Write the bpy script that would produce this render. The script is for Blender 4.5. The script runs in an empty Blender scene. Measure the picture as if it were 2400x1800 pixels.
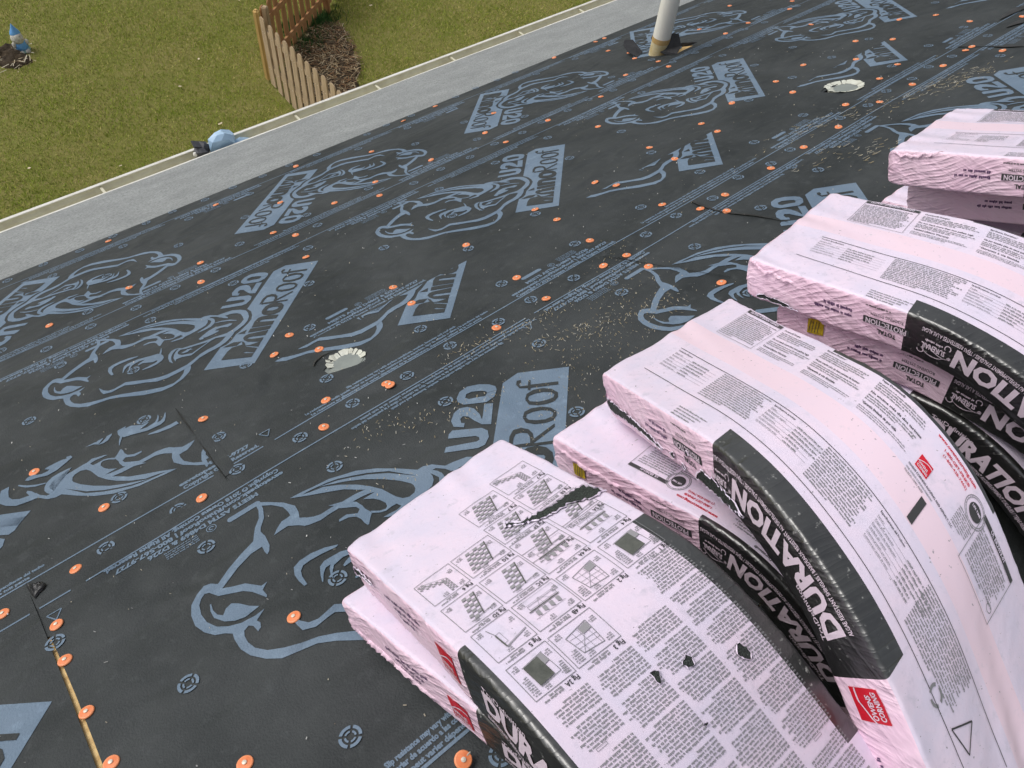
import bpy, bmesh, math, random
import numpy as np
from mathutils import Vector, Matrix
from mathutils.geometry import tessellate_polygon
random.seed(7); rng = np.random.default_rng(7)
scene = bpy.context.scene
COL = scene.collection
R = math.radians

# ------------------------------------------------------------------ camera
TH = R(22.62); CT, ST = math.cos(TH), math.sin(TH)      # roof pitch (5 in 12)
CAMZ, DC = 7.8, 1.05                                    # eye above the lawn, eye above the roof plane
cam_d = bpy.data.cameras.new('camera'); cam = bpy.data.objects.new('camera', cam_d); COL.objects.link(cam)
cam.matrix_world = Matrix(((0.75864, 0.48251, -0.43778, 0), (-0.64674, 0.63886, -0.41663, 0), (0.07866, 0.5992, 0.79673, CAMZ), (0, 0, 0, 1)))
cam_d.sensor_width = 36; cam_d.lens = 1803 / 2400 * 36; cam_d.clip_start = 0.05; cam_d.clip_end = 900
scene.camera = cam

# ------------------------------------------------------------------ sky and sun (bright overcast)
SUN_EL, SUN_AZ = R(52), R(-40)                          # azimuth from +Y (eave side) towards +X
world = bpy.data.worlds.new('World'); scene.world = world; world.use_nodes = True
nt = world.node_tree; bg = nt.nodes['Background']
sky = nt.nodes.new('ShaderNodeTexSky'); sky.sky_type = 'NISHITA'; sky.sun_disc = False
sky.sun_elevation = SUN_EL; sky.sun_rotation = SUN_AZ; sky.dust_density = 4.0; sky.air_density = 1.0; sky.ozone_density = 1.0
hs = nt.nodes.new('ShaderNodeHueSaturation'); hs.inputs['Saturation'].default_value = 0.28
nt.links.new(sky.outputs[0], hs.inputs['Color']); nt.links.new(hs.outputs[0], bg.inputs[0]); bg.inputs[1].default_value = 0.142
sun_d = bpy.data.lights.new('sun', 'SUN'); sun = bpy.data.objects.new('sun', sun_d); COL.objects.link(sun)
sun_d.energy = 1.1; sun_d.angle = R(34); sun_d.color = (1, 0.965, 0.92)
sd = Vector((math.sin(SUN_AZ) * math.cos(SUN_EL), math.cos(SUN_AZ) * math.cos(SUN_EL), math.sin(SUN_EL)))
sun.rotation_euler = sd.to_track_quat('Z', 'Y').to_euler(); sun.location = (0, 0, 30)
scene.view_settings.view_transform = 'Standard'; scene.view_settings.look = 'None'
scene.view_settings.exposure = 0.0; scene.view_settings.gamma = 1.0; scene.view_settings.use_curve_mapping = False

# ------------------------------------------------------------------ materials
def mat(name, base, rough=0.6, spec=0.5, var=None, vscale=8, bump=0, bscale=40, var2=None, v2scale=60, v2lo=.55, v2hi=.75, coat=0, vlo=.35, vhi=.65, stretch=None, metal=0, ior=None, bdist=.01, detail=6, specks=None):
    m = bpy.data.materials.new(name); m.use_nodes = True
    n = m.node_tree.nodes; l = m.node_tree.links; b = n['Principled BSDF']
    b.inputs['Roughness'].default_value = rough; b.inputs['Specular IOR Level'].default_value = spec
    b.inputs['Metallic'].default_value = metal; b.inputs['Coat Weight'].default_value = coat
    if ior: b.inputs['IOR'].default_value = ior
    tc = n.new('ShaderNodeTexCoord'); src = tc.outputs['Object']
    if stretch:
        mp = n.new('ShaderNodeMapping'); mp.inputs['Scale'].default_value = stretch; l.new(src, mp.inputs[0]); src = mp.outputs[0]
    col = None
    def noise(sc, det=detail):
        t = n.new('ShaderNodeTexNoise'); t.inputs['Scale'].default_value = sc; t.inputs['Detail'].default_value = det; t.inputs['Roughness'].default_value = .62
        l.new(src, t.inputs['Vector']); return t.outputs[0]
    def ramp(o, a, c):
        r = n.new('ShaderNodeMapRange'); r.inputs[1].default_value = a; r.inputs[2].default_value = c; l.new(o, r.inputs[0]); return r.outputs[0]
    def mix(f, a, c):
        x = n.new('ShaderNodeMix'); x.data_type = 'RGBA'
        l.new(f, x.inputs[0])
        if isinstance(a, tuple): x.inputs[6].default_value = a + (1,)
        else: l.new(a, x.inputs[6])
        x.inputs[7].default_value = c + (1,); return x.outputs[2]
    b.inputs['Base Color'].default_value = base + (1,)
    if var: col = mix(ramp(noise(vscale), vlo, vhi), base, var)
    if var2: col = mix(ramp(noise(v2scale), v2lo, v2hi), col or base, var2)
    if specks: col = mix(ramp(noise(specks[1], 2), specks[2], specks[2] + .05), col or base, specks[0])
    if col: l.new(col, b.inputs['Base Color'])
    if bump:
        bp = n.new('ShaderNodeBump'); bp.inputs['Strength'].default_value = bump; bp.inputs['Distance'].default_value = bdist
        l.new(noise(bscale), bp.inputs['Height']); l.new(bp.outputs[0], b.inputs['Normal'])
    m['b'] = 1
    return m
def vcol_mat(name, rough=.8):
    m = bpy.data.materials.new(name); m.use_nodes = True; n = m.node_tree.nodes; b = n['Principled BSDF']
    a = n.new('ShaderNodeVertexColor'); a.layer_name = 'Col'
    m.node_tree.links.new(a.outputs[0], b.inputs['Base Color']); b.inputs['Roughness'].default_value = rough; b.inputs['Specular IOR Level'].default_value = .25
    return m
def wrinkle_mat(name, base, var, ink=None):
    """woven underlayment: dusty cloth with long soft wrinkles running across it"""
    m = mat(name, base, .70, .38, var, 3.2, var2=tuple(c * 1.35 for c in var), v2scale=38, v2lo=.56, v2hi=.8)
    n = m.node_tree.nodes; l = m.node_tree.links; b = n['Principled BSDF']
    tc = n.new('ShaderNodeTexCoord'); mp = n.new('ShaderNodeMapping')
    mp.inputs['Rotation'].default_value = (0, 0, R(38)); mp.inputs['Scale'].default_value = (1.5, 3.2, 1.5); l.new(tc.outputs['Object'], mp.inputs[0])
    t = n.new('ShaderNodeTexNoise'); t.inputs['Scale'].default_value = 3.2; t.inputs['Detail'].default_value = 1.2; t.inputs['Distortion'].default_value = .8; l.new(mp.outputs[0], t.inputs['Vector'])
    bp = n.new('ShaderNodeBump'); bp.inputs['Strength'].default_value = .7; bp.inputs['Distance'].default_value = .035; l.new(t.outputs[0], bp.inputs['Height'])
    t2 = n.new('ShaderNodeTexNoise'); t2.inputs['Scale'].default_value = 260; t2.inputs['Detail'].default_value = 2; l.new(tc.outputs['Object'], t2.inputs['Vector'])
    b2 = n.new('ShaderNodeBump'); b2.inputs['Strength'].default_value = .35; b2.inputs['Distance'].default_value = .004; l.new(t2.outputs[0], b2.inputs['Height']); l.new(bp.outputs[0], b2.inputs['Normal'])
    l.new(b2.outputs[0], b.inputs['Normal']); return m
M = {}
def fold_mat(name, base, var, dust, strength, rough=.34, spec=.45, d_lo=.6, d_hi=.84, ior=None, dsc=55):
    m = mat(name, base, rough, spec, var, 10, var2=dust, v2scale=dsc, v2lo=d_lo, v2hi=d_hi, ior=ior)
    n = m.node_tree.nodes; l = m.node_tree.links; b = n['Principled BSDF']; tc = n.new('ShaderNodeTexCoord'); prev = None
    for rx, sc, st, ds in ((R(-38), (25, 11, 78), strength * .35, .008), (R(15), (14, 7, 40), strength * .4, .02)):
        mp = n.new('ShaderNodeMapping'); mp.inputs['Rotation'].default_value = (rx, 0, R(8)); mp.inputs['Scale'].default_value = sc; l.new(tc.outputs['Object'], mp.inputs[0])
        t = n.new('ShaderNodeTexNoise'); t.inputs['Scale'].default_value = 1.0; t.inputs['Detail'].default_value = 3; t.inputs['Distortion'].default_value = .6; l.new(mp.outputs[0], t.inputs['Vector'])
        pw = n.new('ShaderNodeMath'); pw.operation = 'PINGPONG'; pw.inputs[1].default_value = .5; l.new(t.outputs[0], pw.inputs[0])
        bp = n.new('ShaderNodeBump'); bp.inputs['Strength'].default_value = st; bp.inputs['Distance'].default_value = ds; l.new(pw.outputs[0], bp.inputs['Height'])
        if prev: l.new(prev, bp.inputs['Normal'])
        prev = bp.outputs[0]
    # crisp drawn creases running diagonally up the sides, coming and going
    msk = n.new('ShaderNodeTexNoise'); msk.inputs['Scale'].default_value = 9; msk.inputs['Detail'].default_value = 2; l.new(tc.outputs['Object'], msk.inputs['Vector'])
    mr = n.new('ShaderNodeMapRange'); mr.inputs[1].default_value = .40; mr.inputs[2].default_value = .62; l.new(msk.outputs[0], mr.inputs[0])
    dn = n.new('ShaderNodeTexNoise'); dn.inputs['Scale'].default_value = 6; dn.inputs['Detail'].default_value = 1; l.new(tc.outputs['Object'], dn.inputs['Vector'])
    for d, fr, st in (((.10, .80, .60), 200, 1.0), ((.15, .70, .71), 420, .5)):
        dt = n.new('ShaderNodeVectorMath'); dt.operation = 'DOT_PRODUCT'; dt.inputs[1].default_value = d; l.new(tc.outputs['Object'], dt.inputs[0])
        ad = n.new('ShaderNodeMath'); ad.operation = 'MULTIPLY_ADD'; l.new(dn.outputs[0], ad.inputs[0]); ad.inputs[1].default_value = .045; l.new(dt.outputs['Value'], ad.inputs[2])
        mu = n.new('ShaderNodeMath'); mu.operation = 'MULTIPLY'; l.new(ad.outputs[0], mu.inputs[0]); mu.inputs[1].default_value = fr
        sn = n.new('ShaderNodeMath'); sn.operation = 'SINE'; l.new(mu.outputs[0], sn.inputs[0])
        ab = n.new('ShaderNodeMath'); ab.operation = 'ABSOLUTE'; l.new(sn.outputs[0], ab.inputs[0])
        po = n.new('ShaderNodeMath'); po.operation = 'POWER'; l.new(ab.outputs[0], po.inputs[0]); po.inputs[1].default_value = .6
        mm = n.new('ShaderNodeMath'); mm.operation = 'MULTIPLY'; l.new(po.outputs[0], mm.inputs[0]); l.new(mr.outputs[0], mm.inputs[1])
        bp = n.new('ShaderNodeBump'); bp.invert = True; bp.inputs['Strength'].default_value = min(1., strength * st); bp.inputs['Distance'].default_value = .0022; l.new(mm.outputs[0], bp.inputs['Height']); l.new(prev, bp.inputs['Normal']); prev = bp.outputs[0]
    l.new(prev, b.inputs['Normal']); return m
M['felt'] = wrinkle_mat('underlayment_cloth', (.0200, .0245, .026), (.041, .0465, .0485))
M['ink'] = wrinkle_mat('underlayment_blue_ink', (.122, .178, .246), (.155, .212, .28))
M['ink_scuff'] = M['ink']
M['membrane'] = mat('grey_membrane', (.265, .278, .275), .92, .3, (.335, .35, .345), 5, .5, 130, (.15, .16, .16), 95, .45, .68, stretch=(1, 2.2, 1), bdist=.006)
M['ply'] = mat('plywood_deck', (.74, .53, .25), .7, .3, (.52, .33, .13), 9, .2, 60, stretch=(1, 7, 1))
M['white'] = mat('white_paint', (.78, .77, .73), .5, .5, (.64, .62, .55), 6)
M['cream'] = mat('cream_gutter_metal', (.66, .64, .50), .45, .4, (.54, .50, .36), 14, vlo=.45, vhi=.75)
M['siding'] = mat('pale_siding', (.6, .58, .52), .6, .4, (.55, .53, .48), 5)
M['pvc'] = mat('weathered_pvc', (.86, .84, .76), .4, .5, (.76, .74, .66), 7, .05, 30, (.42, .40, .36), 34, .66, .8, stretch=(1, 1, .5))
M['pvc_dirty'] = mat('stained_pvc', (.62, .55, .36), .5, .4, (.5, .38, .17), 22)
M['tan'] = mat('pipe_rust_band', (.55, .38, .17), .6, .3, (.42, .27, .1), 30)
M['tar'] = mat('black_tar', (.006, .006, .007), .28, .6, (.02, .02, .022), 40, .6, 45)
M['rubber'] = mat('black_torn_felt_seam_shadow', (.012, .012, .013), .5, .5, (.03, .03, .032), 20, .3, 40)
M['duct'] = mat('duct_white_flange', (.66, .68, .60), .5, .4, (.5, .5, .42), 25)
M['damper'] = mat('duct_grey_plate', (.25, .275, .255), .5, .4, (.19, .21, .20), 18)
M['orange'] = mat('orange_plastic', (.78, .205, .07), .42, .5, (.84, .28, .115), 60, var2=(.50, .16, .08), v2scale=170, v2lo=.62, v2hi=.8)
M['orange_rim'] = mat('orange_plastic_rim', (.84, .30, .13), .4, .5)
M['nail'] = mat('galvanised_nail', (.72, .66, .55), .35, .5, metal=.3)
M['film'] = mat('pale_pink_film', (.79, .665, .79), .36, .45, (.70, .635, .775), 14, .14, 120, (.56, .52, .62), 60, .56, .80, bdist=.004, specks=((.30, .28, .31), 170, .70))
M['film_pink'] = fold_mat('pink_film', (.86, .595, .74), (.88, .66, .78), (.75, .53, .66), .75)
M['film_stripe'] = mat('pink_film_stripe', (.82, .635, .725), .36, .45, (.80, .635, .735), 12, var2=(.62, .55, .63), v2scale=80, v2lo=.60, v2hi=.85, specks=((.30, .28, .31), 170, .70))
M['film_black'] = fold_mat('black_printed_film', (.0065, .0065, .007), (.018, .019, .017), (.42, .42, .40), .45, .36, .75, .63, .76, 1.85, 85)
M['black_ink'] = mat('black_ink', (.05, .05, .052), .45, .4)
M['text_ink'] = mat('grey_black_ink', (.22, .22, .23), .45, .4)
M['fig_grey'] = mat('grey_tint_ink', (.30, .29, .31), .45, .4)
M['fig_dark'] = mat('dark_green_ink', (.075, .08, .07), .45, .4, (.12, .125, .11), 60)
M['purple_ink'] = mat('purple_code_ink', (.10, .05, .13), .45, .4)
M['red_ink'] = mat('red_ink', (.62, .012, .03), .35, .5, (.56, .01, .025), 30)
M['white_ink'] = mat('pale_pink_lettering', (.72, .60, .69), .36, .45)
M['granule'] = mat('black_shingle_granules', (.012, .014, .013), .75, .5, (.045, .06, .05), 320, .9, 330, (.16, .20, .17), 420, .60, .70, bdist=.006)
M['yellow'] = mat('yellow_paper_tag', (.62, .46, .02), .6, .4, (.30, .20, .02), 90)
M['straw'] = vcol_mat('straw_and_chips')
M['grass'] = vcol_mat('grass_blades', .7)
M['lawn'] = mat('lawn_soil_and_thatch', (.15, .16, .032), .9, .2, (.21, .19, .06), 1.4, .5, 30, (.25, .21, .09), 9, .55, .75)
M['dirt'] = mat('dark_garden_soil', (.035, .026, .018), .95, .2, (.075, .055, .035), 7, .9, 22, (.12, .09, .055), 24, .58, .72, bdist=.05)
M['picket'] = mat('weathered_cedar', (.40, .29, .17), .8, .3, (.52, .39, .25), 3, .3, 40, (.20, .15, .11), 14, .5, .75, stretch=(6, 6, .5))
M['picket_in'] = mat('reddish_cedar', (.36, .17, .07), .75, .3, (.44, .24, .11), 3, .3, 40, stretch=(6, 6, .5))
M['post'] = mat('new_yellow_pine_post', (.66, .44, .17), .7, .3, (.56, .36, .13), 4, .2, 40, stretch=(6, 6, .4))
M['bluebag'] = mat('pale_blue_plastic', (.36, .54, .74), .33, .5, (.44, .62, .80), 10, .2, 14)
M['darkbag'] = mat('dark_grey_fabric', (.05, .052, .058), .55, .4, (.08, .08, .09), 20)
M['gn_blue'] = mat('faded_blue_paint', (.10, .32, .68), .5, .4, (.17, .40, .72), 20)
M['gn_white'] = mat('chipped_white_paint', (.62, .60, .53), .6, .3, (.30, .27, .23), 28, vlo=.45)
M['gn_green'] = mat('faded_green_base', (.20, .36, .34), .6, .3, (.30, .42, .40), 20)

# ------------------------------------------------------------------ helpers
def new_obj(name, me, parent=None, material=None):
    o = bpy.data.objects.new(name, me); COL.objects.link(o)
    if material is not None:
        for mm in (material if isinstance(material, (list, tuple)) else [material]): me.materials.append(mm)
    if parent is not None:
        o.parent = parent; o.matrix_parent_inverse = parent.matrix_basis.inverted()
    return o
def pydata(name, v, f, parent=None, material=None, smooth=False):
    me = bpy.data.meshes.new(name); me.from_pydata([tuple(map(float, p)) for p in v], [], f); me.update()
    if smooth: me.polygons.foreach_set('use_smooth', [True] * len(me.polygons))
    return new_obj(name, me, parent, material)
def empty(name, loc=(0, 0, 0)):
    o = bpy.data.objects.new(name, None); COL.objects.link(o); o.location = loc; o.empty_display_size = .1; return o
def tag(o, label=None, cat=None, group=None, kind=None):
    for k, v in (('label', label), ('category', cat), ('group', group), ('kind', kind)):
        if v: o[k] = v
    return o
def RP(U, F, N=0.):
    """roof coordinates (along the eave, down the slope, off the surface) -> world"""
    U = np.asarray(U, float); F = np.asarray(F, float); N = np.asarray(N, float) + 0 * U
    return np.stack([U, F * CT + (N - DC) * ST, CAMZ - F * ST + (N - DC) * CT], -1)
def box(bm, c, sx, sy, sz, rot=None):
    r = bmesh.ops.create_cube(bm, size=1); mtx = Matrix.Translation(c) @ (rot or Matrix()) @ Matrix.Diagonal((sx, sy, sz, 1))
    bmesh.ops.transform(bm, matrix=mtx, verts=r['verts']); return r['verts']
def bm_obj(name, bm, parent=None, material=None, smooth=False):
    me = bpy.data.meshes.new(name); bm.to_mesh(me); bm.free()
    if smooth: me.polygons.foreach_set('use_smooth', [True] * len(me.polygons))
    return new_obj(name, me, parent, material)
def slab(name, outer, holes, n0, n1, parent=None, material=None):
    """thin sheet on the roof: polygon with holes, from height n0 to n1"""
    loops = [outer] + holes
    v3 = [[Vector((p[0], p[1], 0)) for p in lp] for lp in loops]
    tris = tessellate_polygon(v3)
    flat = [p for lp in loops for p in lp]; k = len(flat)
    a = np.array(flat)
    V = np.concatenate([RP(a[:, 0], a[:, 1], n1), RP(a[:, 0], a[:, 1], n0)])
    f = []
    for t in tris:
        p, q, r = (flat[i] for i in t)
        cr = (q[0] - p[0]) * (r[1] - p[1]) - (q[1] - p[1]) * (r[0] - p[0])
        f.append(tuple(t) if cr > 0 else tuple(reversed(t)))
    i0 = 0
    for lp in loops:
        for i in range(len(lp)):
            j = (i + 1) % len(lp); f.append((i0 + i, i0 + j, i0 + j + k, i0 + i + k))
        i0 += len(lp)
    return pydata(name, V, f, parent, material)

# --- flat print: lettering from the built-in font, drawn as little meshes
_tc = {}
def glyphs(s, bold=0.0):
    key = (s, bold)
    if key not in _tc:
        c = bpy.data.curves.new('t', 'FONT'); c.body = s; c.resolution_u = 2; c.offset = bold; c.fill_mode = 'FRONT'
        o = bpy.data.objects.new('t', c)
        me = bpy.data.meshes.new_from_object(o)
        v = np.array([tuple(x.co)[:2] for x in me.vertices]).reshape(-1, 2); f = [tuple(p.vertices) for p in me.polygons]
        bpy.data.objects.remove(o); bpy.data.curves.remove(c); bpy.data.meshes.remove(me)
        _tc[key] = (v, f)
    return _tc[key]
class Print:
    """collects flat 2D print in sheet coordinates"""
    def __init__(s): s.v = []; s.f = []; s.n = 0; s.z = []
    def add(s, v, f, z=0.):
        v = np.asarray(v, float).reshape(-1, 2); s.v.append(v); s.z.append(np.full(len(v), z)); s.f += [tuple(i + s.n for i in t) for t in f]; s.n += len(v)
    def poly(s, pts, z=0.):
        s.add(pts, [tuple(range(len(pts)))], z)
    def text(s, txt, x, y, h, width=None, bold=.02, ang=0., xs=1.):
        """lower-left at x,y, cap height h, turned by ang"""
        v, f = glyphs(txt, bold); v = v * (h / .69); v[:, 0] *= xs
        if width: v[:, 0] *= width / max(1e-6, v[:, 0].max())
        c, q = math.cos(ang), math.sin(ang)
        s.add(np.c_[x + v[:, 0] * c - v[:, 1] * q, y + v[:, 0] * q + v[:, 1] * c], f)
    def rect(s, x0, y0, x1, y1, z=0., step=.012):
        nx = max(1, int(abs(x1 - x0) / step)); ny = max(1, int(abs(y1 - y0) / step))
        gx = np.linspace(x0, x1, nx + 1); gy = np.linspace(y0, y1, ny + 1)
        v = [(a, b) for b in gy for a in gx]
        s.add(v, [(j * (nx + 1) + i, j * (nx + 1) + i + 1, (j + 1) * (nx + 1) + i + 1, (j + 1) * (nx + 1) + i) for j in range(ny) for i in range(nx)], z)
    def line(s, x0, y0, x1, y1, w=.0007, step=.012):
        d = math.hypot(x1 - x0, y1 - y0); k = max(1, int(d / step)); nx, ny = -(y1 - y0) / d * w / 2, (x1 - x0) / d * w / 2
        t = np.linspace(0, 1, k + 1); px = x0 + (x1 - x0) * t; py = y0 + (y1 - y0) * t
        v = np.concatenate([np.c_[px + nx, py + ny], np.c_[px - nx, py - ny]])
        s.add(v, [(i + k + 1, i + k + 2, i + 1, i) for i in range(k)])
    def frame(s, x0, y0, x1, y1, w=.0008):
        s.line(x0, y0, x1, y0, w); s.line(x1, y0, x1, y1, w); s.line(x1, y1, x0, y1, w); s.line(x0, y1, x0, y0, w)
    def greek(s, x, y, width, h, ang=0., fill=.95, cw=.62):
        """one line of illegible small print: letter-sized strokes grouped in words"""
        c, q = math.cos(ang), math.sin(ang); px = 0; end = width * fill
        while px < end:
            for _ in range(random.randint(2, 9)):
                w = h * cw * random.uniform(.55, 1.1); hh = h * (1.0 if random.random() < .3 else .7); b = -h * .22 if random.random() < .1 else 0
                if px + w > end: px = end + 1; break
                p = [(px, b), (px + w * .78, b), (px + w * .78, hh), (px, hh)]
                s.add([(x + a * c - d * q, y + a * q + d * c) for a, d in p], [(0, 1, 2, 3)]); px += w
            px += h * .5
    def para(s, x, y, width, nlines, pitch, h, ang=0., last=.6):
        """block of small print, first line at the top"""
        c, q = math.cos(ang), math.sin(ang)
        for i in range(nlines):
            d = -i * pitch
            s.greek(x - d * q, y + d * c, width, h, ang, fill=random.uniform(.86, 1.) if i < nlines - 1 else last)
    def disc(s, x, y, r, k=20, z=0.):
        s.poly([(x + r * math.cos(2 * math.pi * i / k), y + r * math.sin(2 * math.pi * i / k)) for i in range(k)], z)
    def ring(s, x, y, r0, r1, a0=0., a1=2 * math.pi, k=24):
        t = np.linspace(a0, a1, k + 1)
        v = np.concatenate([np.c_[x + r0 * np.cos(t), y + r0 * np.sin(t)], np.c_[x + r1 * np.cos(t), y + r1 * np.sin(t)]])
        s.add(v, [(i, i + k + 1, i + k + 2, i + 1) for i in range(k)])
    def clip(s, co, no):
        """cut away the side of the line through co that no points to"""
        bm = s.bm(); bmesh.ops.triangulate(bm, faces=bm.faces[:]); g = bm.verts[:] + bm.edges[:] + bm.faces[:]
        bmesh.ops.bisect_plane(bm, geom=g, plane_co=(co[0], co[1], 0), plane_no=(no[0], no[1], 0), clear_outer=True)
        s.take(bm)
    def dice(s, step):
        """cut into a grid so that the print can follow a curved face"""
        bm = s.bm(); bmesh.ops.triangulate(bm, faces=[f for f in bm.faces if len(f.verts) > 4]); a = s.verts()
        for ax in (0, 1):
            for x in np.arange(a[:, ax].min() + step, a[:, ax].max(), step):
                g = bm.verts[:] + bm.edges[:] + bm.faces[:]
                bmesh.ops.bisect_plane(bm, geom=g, plane_co=(x, x, 0), plane_no=(1, 0, 0) if ax == 0 else (0, 1, 0))
        s.take(bm)
    def verts(s): return np.concatenate(s.v)
    def bm(s):
        bm = bmesh.new(); z = np.concatenate(s.z); vs = [bm.verts.new((p[0], p[1], zz)) for p, zz in zip(s.verts(), z)]
        for f in s.f:
            try: bm.faces.new([vs[i] for i in f])
            except ValueError: pass
        return bm
    def take(s, bm):
        bm.verts.index_update(); a = np.array([tuple(v.co) for v in bm.verts]).reshape(-1, 3)
        s.v = [a[:, :2]]; s.z = [a[:, 2]]; s.f = [tuple(v.index for v in f.verts) for f in bm.faces]; s.n = len(a); bm.free()
    def build(s, name, fn, parent, material, off=0.):
        if not s.n: return None
        a = s.verts(); z = np.concatenate(s.z) + off
        o = pydata(name, fn(a[:, 0], a[:, 1], z), s.f, parent, material)
        if name in ('small_print', 'heading_print', 'drawing_tint', 'drawing_dark', 'date_code', 'white_lettering', 'reversed_lettering', 'slogan_panel', 'tag_print'): o['kind'] = 'stuff'
        return o
# ------------------------------------------------------------------ printed logo outlines (millimetres)
HEAD=[[-585,615,-583,633,-588,644,-607,649,-630,649,-652,639,-674,621,-688,597,-694,575,-691,558,-692,544,-687,524,-671,536,-677,558,-677,579,-667,602,-651,620,-631,633,-617,636,-606,634,-604,626,-612,604],[-585,615,-612,604,-609,591,-607,580,-603,560,-606,541,-619,509,-614,510,-602,523,-584,521,-593,529,-586,563,-592,586,-595,604],[-671,536,-657,516,-643,504,-667,509,-671,501,-681,496,-689,498,-678,511,-677,520,-687,524,-694,540,-686,549],[-691,544,-704,535,-723,516,-735,494,-742,464,-742,436,-729,410,-716,384,-712,353,-712,320,-712,281,-701,233,-682,210,-650,194,-618,190,-602,193,-582,202,-584,208,-602,213,-622,206,-647,206,-667,213,-682,239,-690,284,-694,322,-697,356,-703,386,-714,412,-722,439,-726,467,-721,491,-710,508,-698,519,-685,525],[-630,613,-629,611,-643,601,-652,589,-654,577,-640,578,-629,572,-630,557,-636,535,-637,516,-644,521,-659,533,-666,549,-667,569,-659,592,-645,605],[-589,618,-595,604,-549,593,-516,579,-500,563,-481,577,-485,587,-516,600,-551,611],[-485,587,-466,593,-450,597,-424,599,-403,608,-381,625,-376,622,-390,606,-398,600,-424,588,-450,585,-461,581,-474,566,-497,549,-512,544,-520,545,-514,552,-499,564,-484,577],[-380,625,-380,599,-385,560,-396,532,-413,519,-430,511,-430,498,-452,494,-450,506,-450,528,-461,539,-473,549,-454,549,-437,546,-429,538,-422,533,-411,542,-398,557,-390,584,-390,606,-387,616],[-431,498,-429,482,-424,469,-406,451,-396,437,-393,419,-396,403,-407,388,-416,380,-426,365,-430,363,-441,363,-458,361,-459,364,-454,371,-443,381,-436,393,-437,408,-447,424,-441,426,-429,415,-427,392,-416,391,-410,400,-410,413,-411,436,-425,451,-440,464,-450,484,-453,494],[-374,551,-357,530,-347,514,-324,482,-315,456,-305,430,-302,385,-307,339,-315,295,-333,292,-313,356,-314,401,-320,437,-326,463,-335,483,-354,513,-366,528],[-345,496,-331,462,-325,436,-319,400,-319,355,-333,292,-359,285,-354,300,-344,325,-336,362,-332,407,-335,443,-340,470],[-315,295,-306,285,-302,267,-309,238,-307,224,-326,222,-318,237,-314,257,-319,264,-328,266,-335,260,-348,255,-365,255,-380,264,-395,276,-412,289,-419,296,-415,306,-394,309,-391,296,-380,288,-370,288,-359,294,-354,300,-333,292],[-374,551,-360,512,-347,487,-344,451,-347,414,-354,386,-365,358,-380,336,-388,324,-394,309,-415,306,-408,318,-415,327,-425,335,-413,336,-404,341,-395,355,-390,370,-390,391,-369,369,-363,392,-362,410,-358,439,-363,475,-369,510],[-429,363,-429,346,-425,335,-415,327,-407,332,-413,336,-420,337,-424,349,-423,367],[-419,296,-432,301,-436,314,-442,327,-442,337,-432,325,-425,314,-416,308,-413,307],[-402,460,-393,433,-374,412,-362,392,-370,367,-375,383,-385,399,-402,420,-399,434,-404,444],[-328,266,-335,255,-342,245,-357,242,-371,245,-387,254,-406,264,-402,256,-388,240,-376,231,-357,228,-342,233,-330,241,-322,253,-318,264],[-309,238,-300,224,-287,197,-289,170,-297,148,-314,133,-339,120,-363,115,-386,117,-407,125,-420,131,-436,140,-426,156,-405,144,-376,133,-355,131,-335,143,-317,157,-309,172,-309,191,-318,210,-328,195,-335,193,-332,207,-322,226,-316,241],[-420,131,-423,133,-435,132,-455,133,-478,138,-498,147,-512,159,-523,171,-550,190,-581,199,-601,210,-616,223,-640,247,-652,272,-652,308,-656,340,-656,371,-666,381,-684,396,-690,418,-676,435,-657,452,-671,428,-675,412,-668,397,-650,384,-640,377,-638,343,-637,310,-632,278,-620,255,-599,233,-580,215,-556,205,-530,197,-510,184,-495,169,-478,159,-461,154,-444,153,-424,156,-405,143],[-482,287,-488,300,-498,306,-516,305,-535,297,-555,283,-566,266,-546,281,-529,290,-508,294,-494,293],[-420,150,-426,157,-442,191,-459,215,-474,247,-486,275,-484,287,-502,288,-518,286,-537,279,-557,263,-545,265,-537,252,-525,258,-519,272,-513,277,-504,279,-494,276,-493,262,-484,243,-468,205,-462,194,-449,183,-444,153],[-537,252,-532,224,-512,216,-487,205,-462,194,-464,199,-489,212,-520,227,-523,242,-525,258],[-515,266,-502,256,-496,255,-495,247,-487,242,-496,243,-499,233,-501,244,-511,246,-516,256],[-355,228,-347,206,-346,181,-353,156,-357,154,-353,182,-354,205,-358,226],[-444,242,-423,236,-400,228,-383,214,-378,192,-373,180,-369,172,-371,162,-380,162,-390,170,-388,181,-390,194,-398,204,-404,205,-406,191,-412,192,-425,205,-436,217,-440,229,-446,223,-450,233],[-555,480,-540,474,-524,458,-511,434,-505,409,-511,411,-525,434,-540,453,-551,463,-564,463,-577,456,-594,441,-598,445,-587,459,-573,472],[-556,429,-543,425,-533,413,-523,400,-518,385,-512,365,-504,346,-506,340,-494,344,-473,351,-474,349,-492,339,-508,333,-517,322,-530,313,-544,312,-562,319,-575,332,-586,353,-582,355,-565,339,-551,327,-544,327,-540,330,-548,340,-548,356,-548,372,-558,382,-555,385,-546,383,-529,375,-532,383,-536,391,-554,403,-570,401,-585,395,-577,402,-562,409,-552,410,-559,417,-573,417,-590,412,-591,414,-575,422]]
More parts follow.
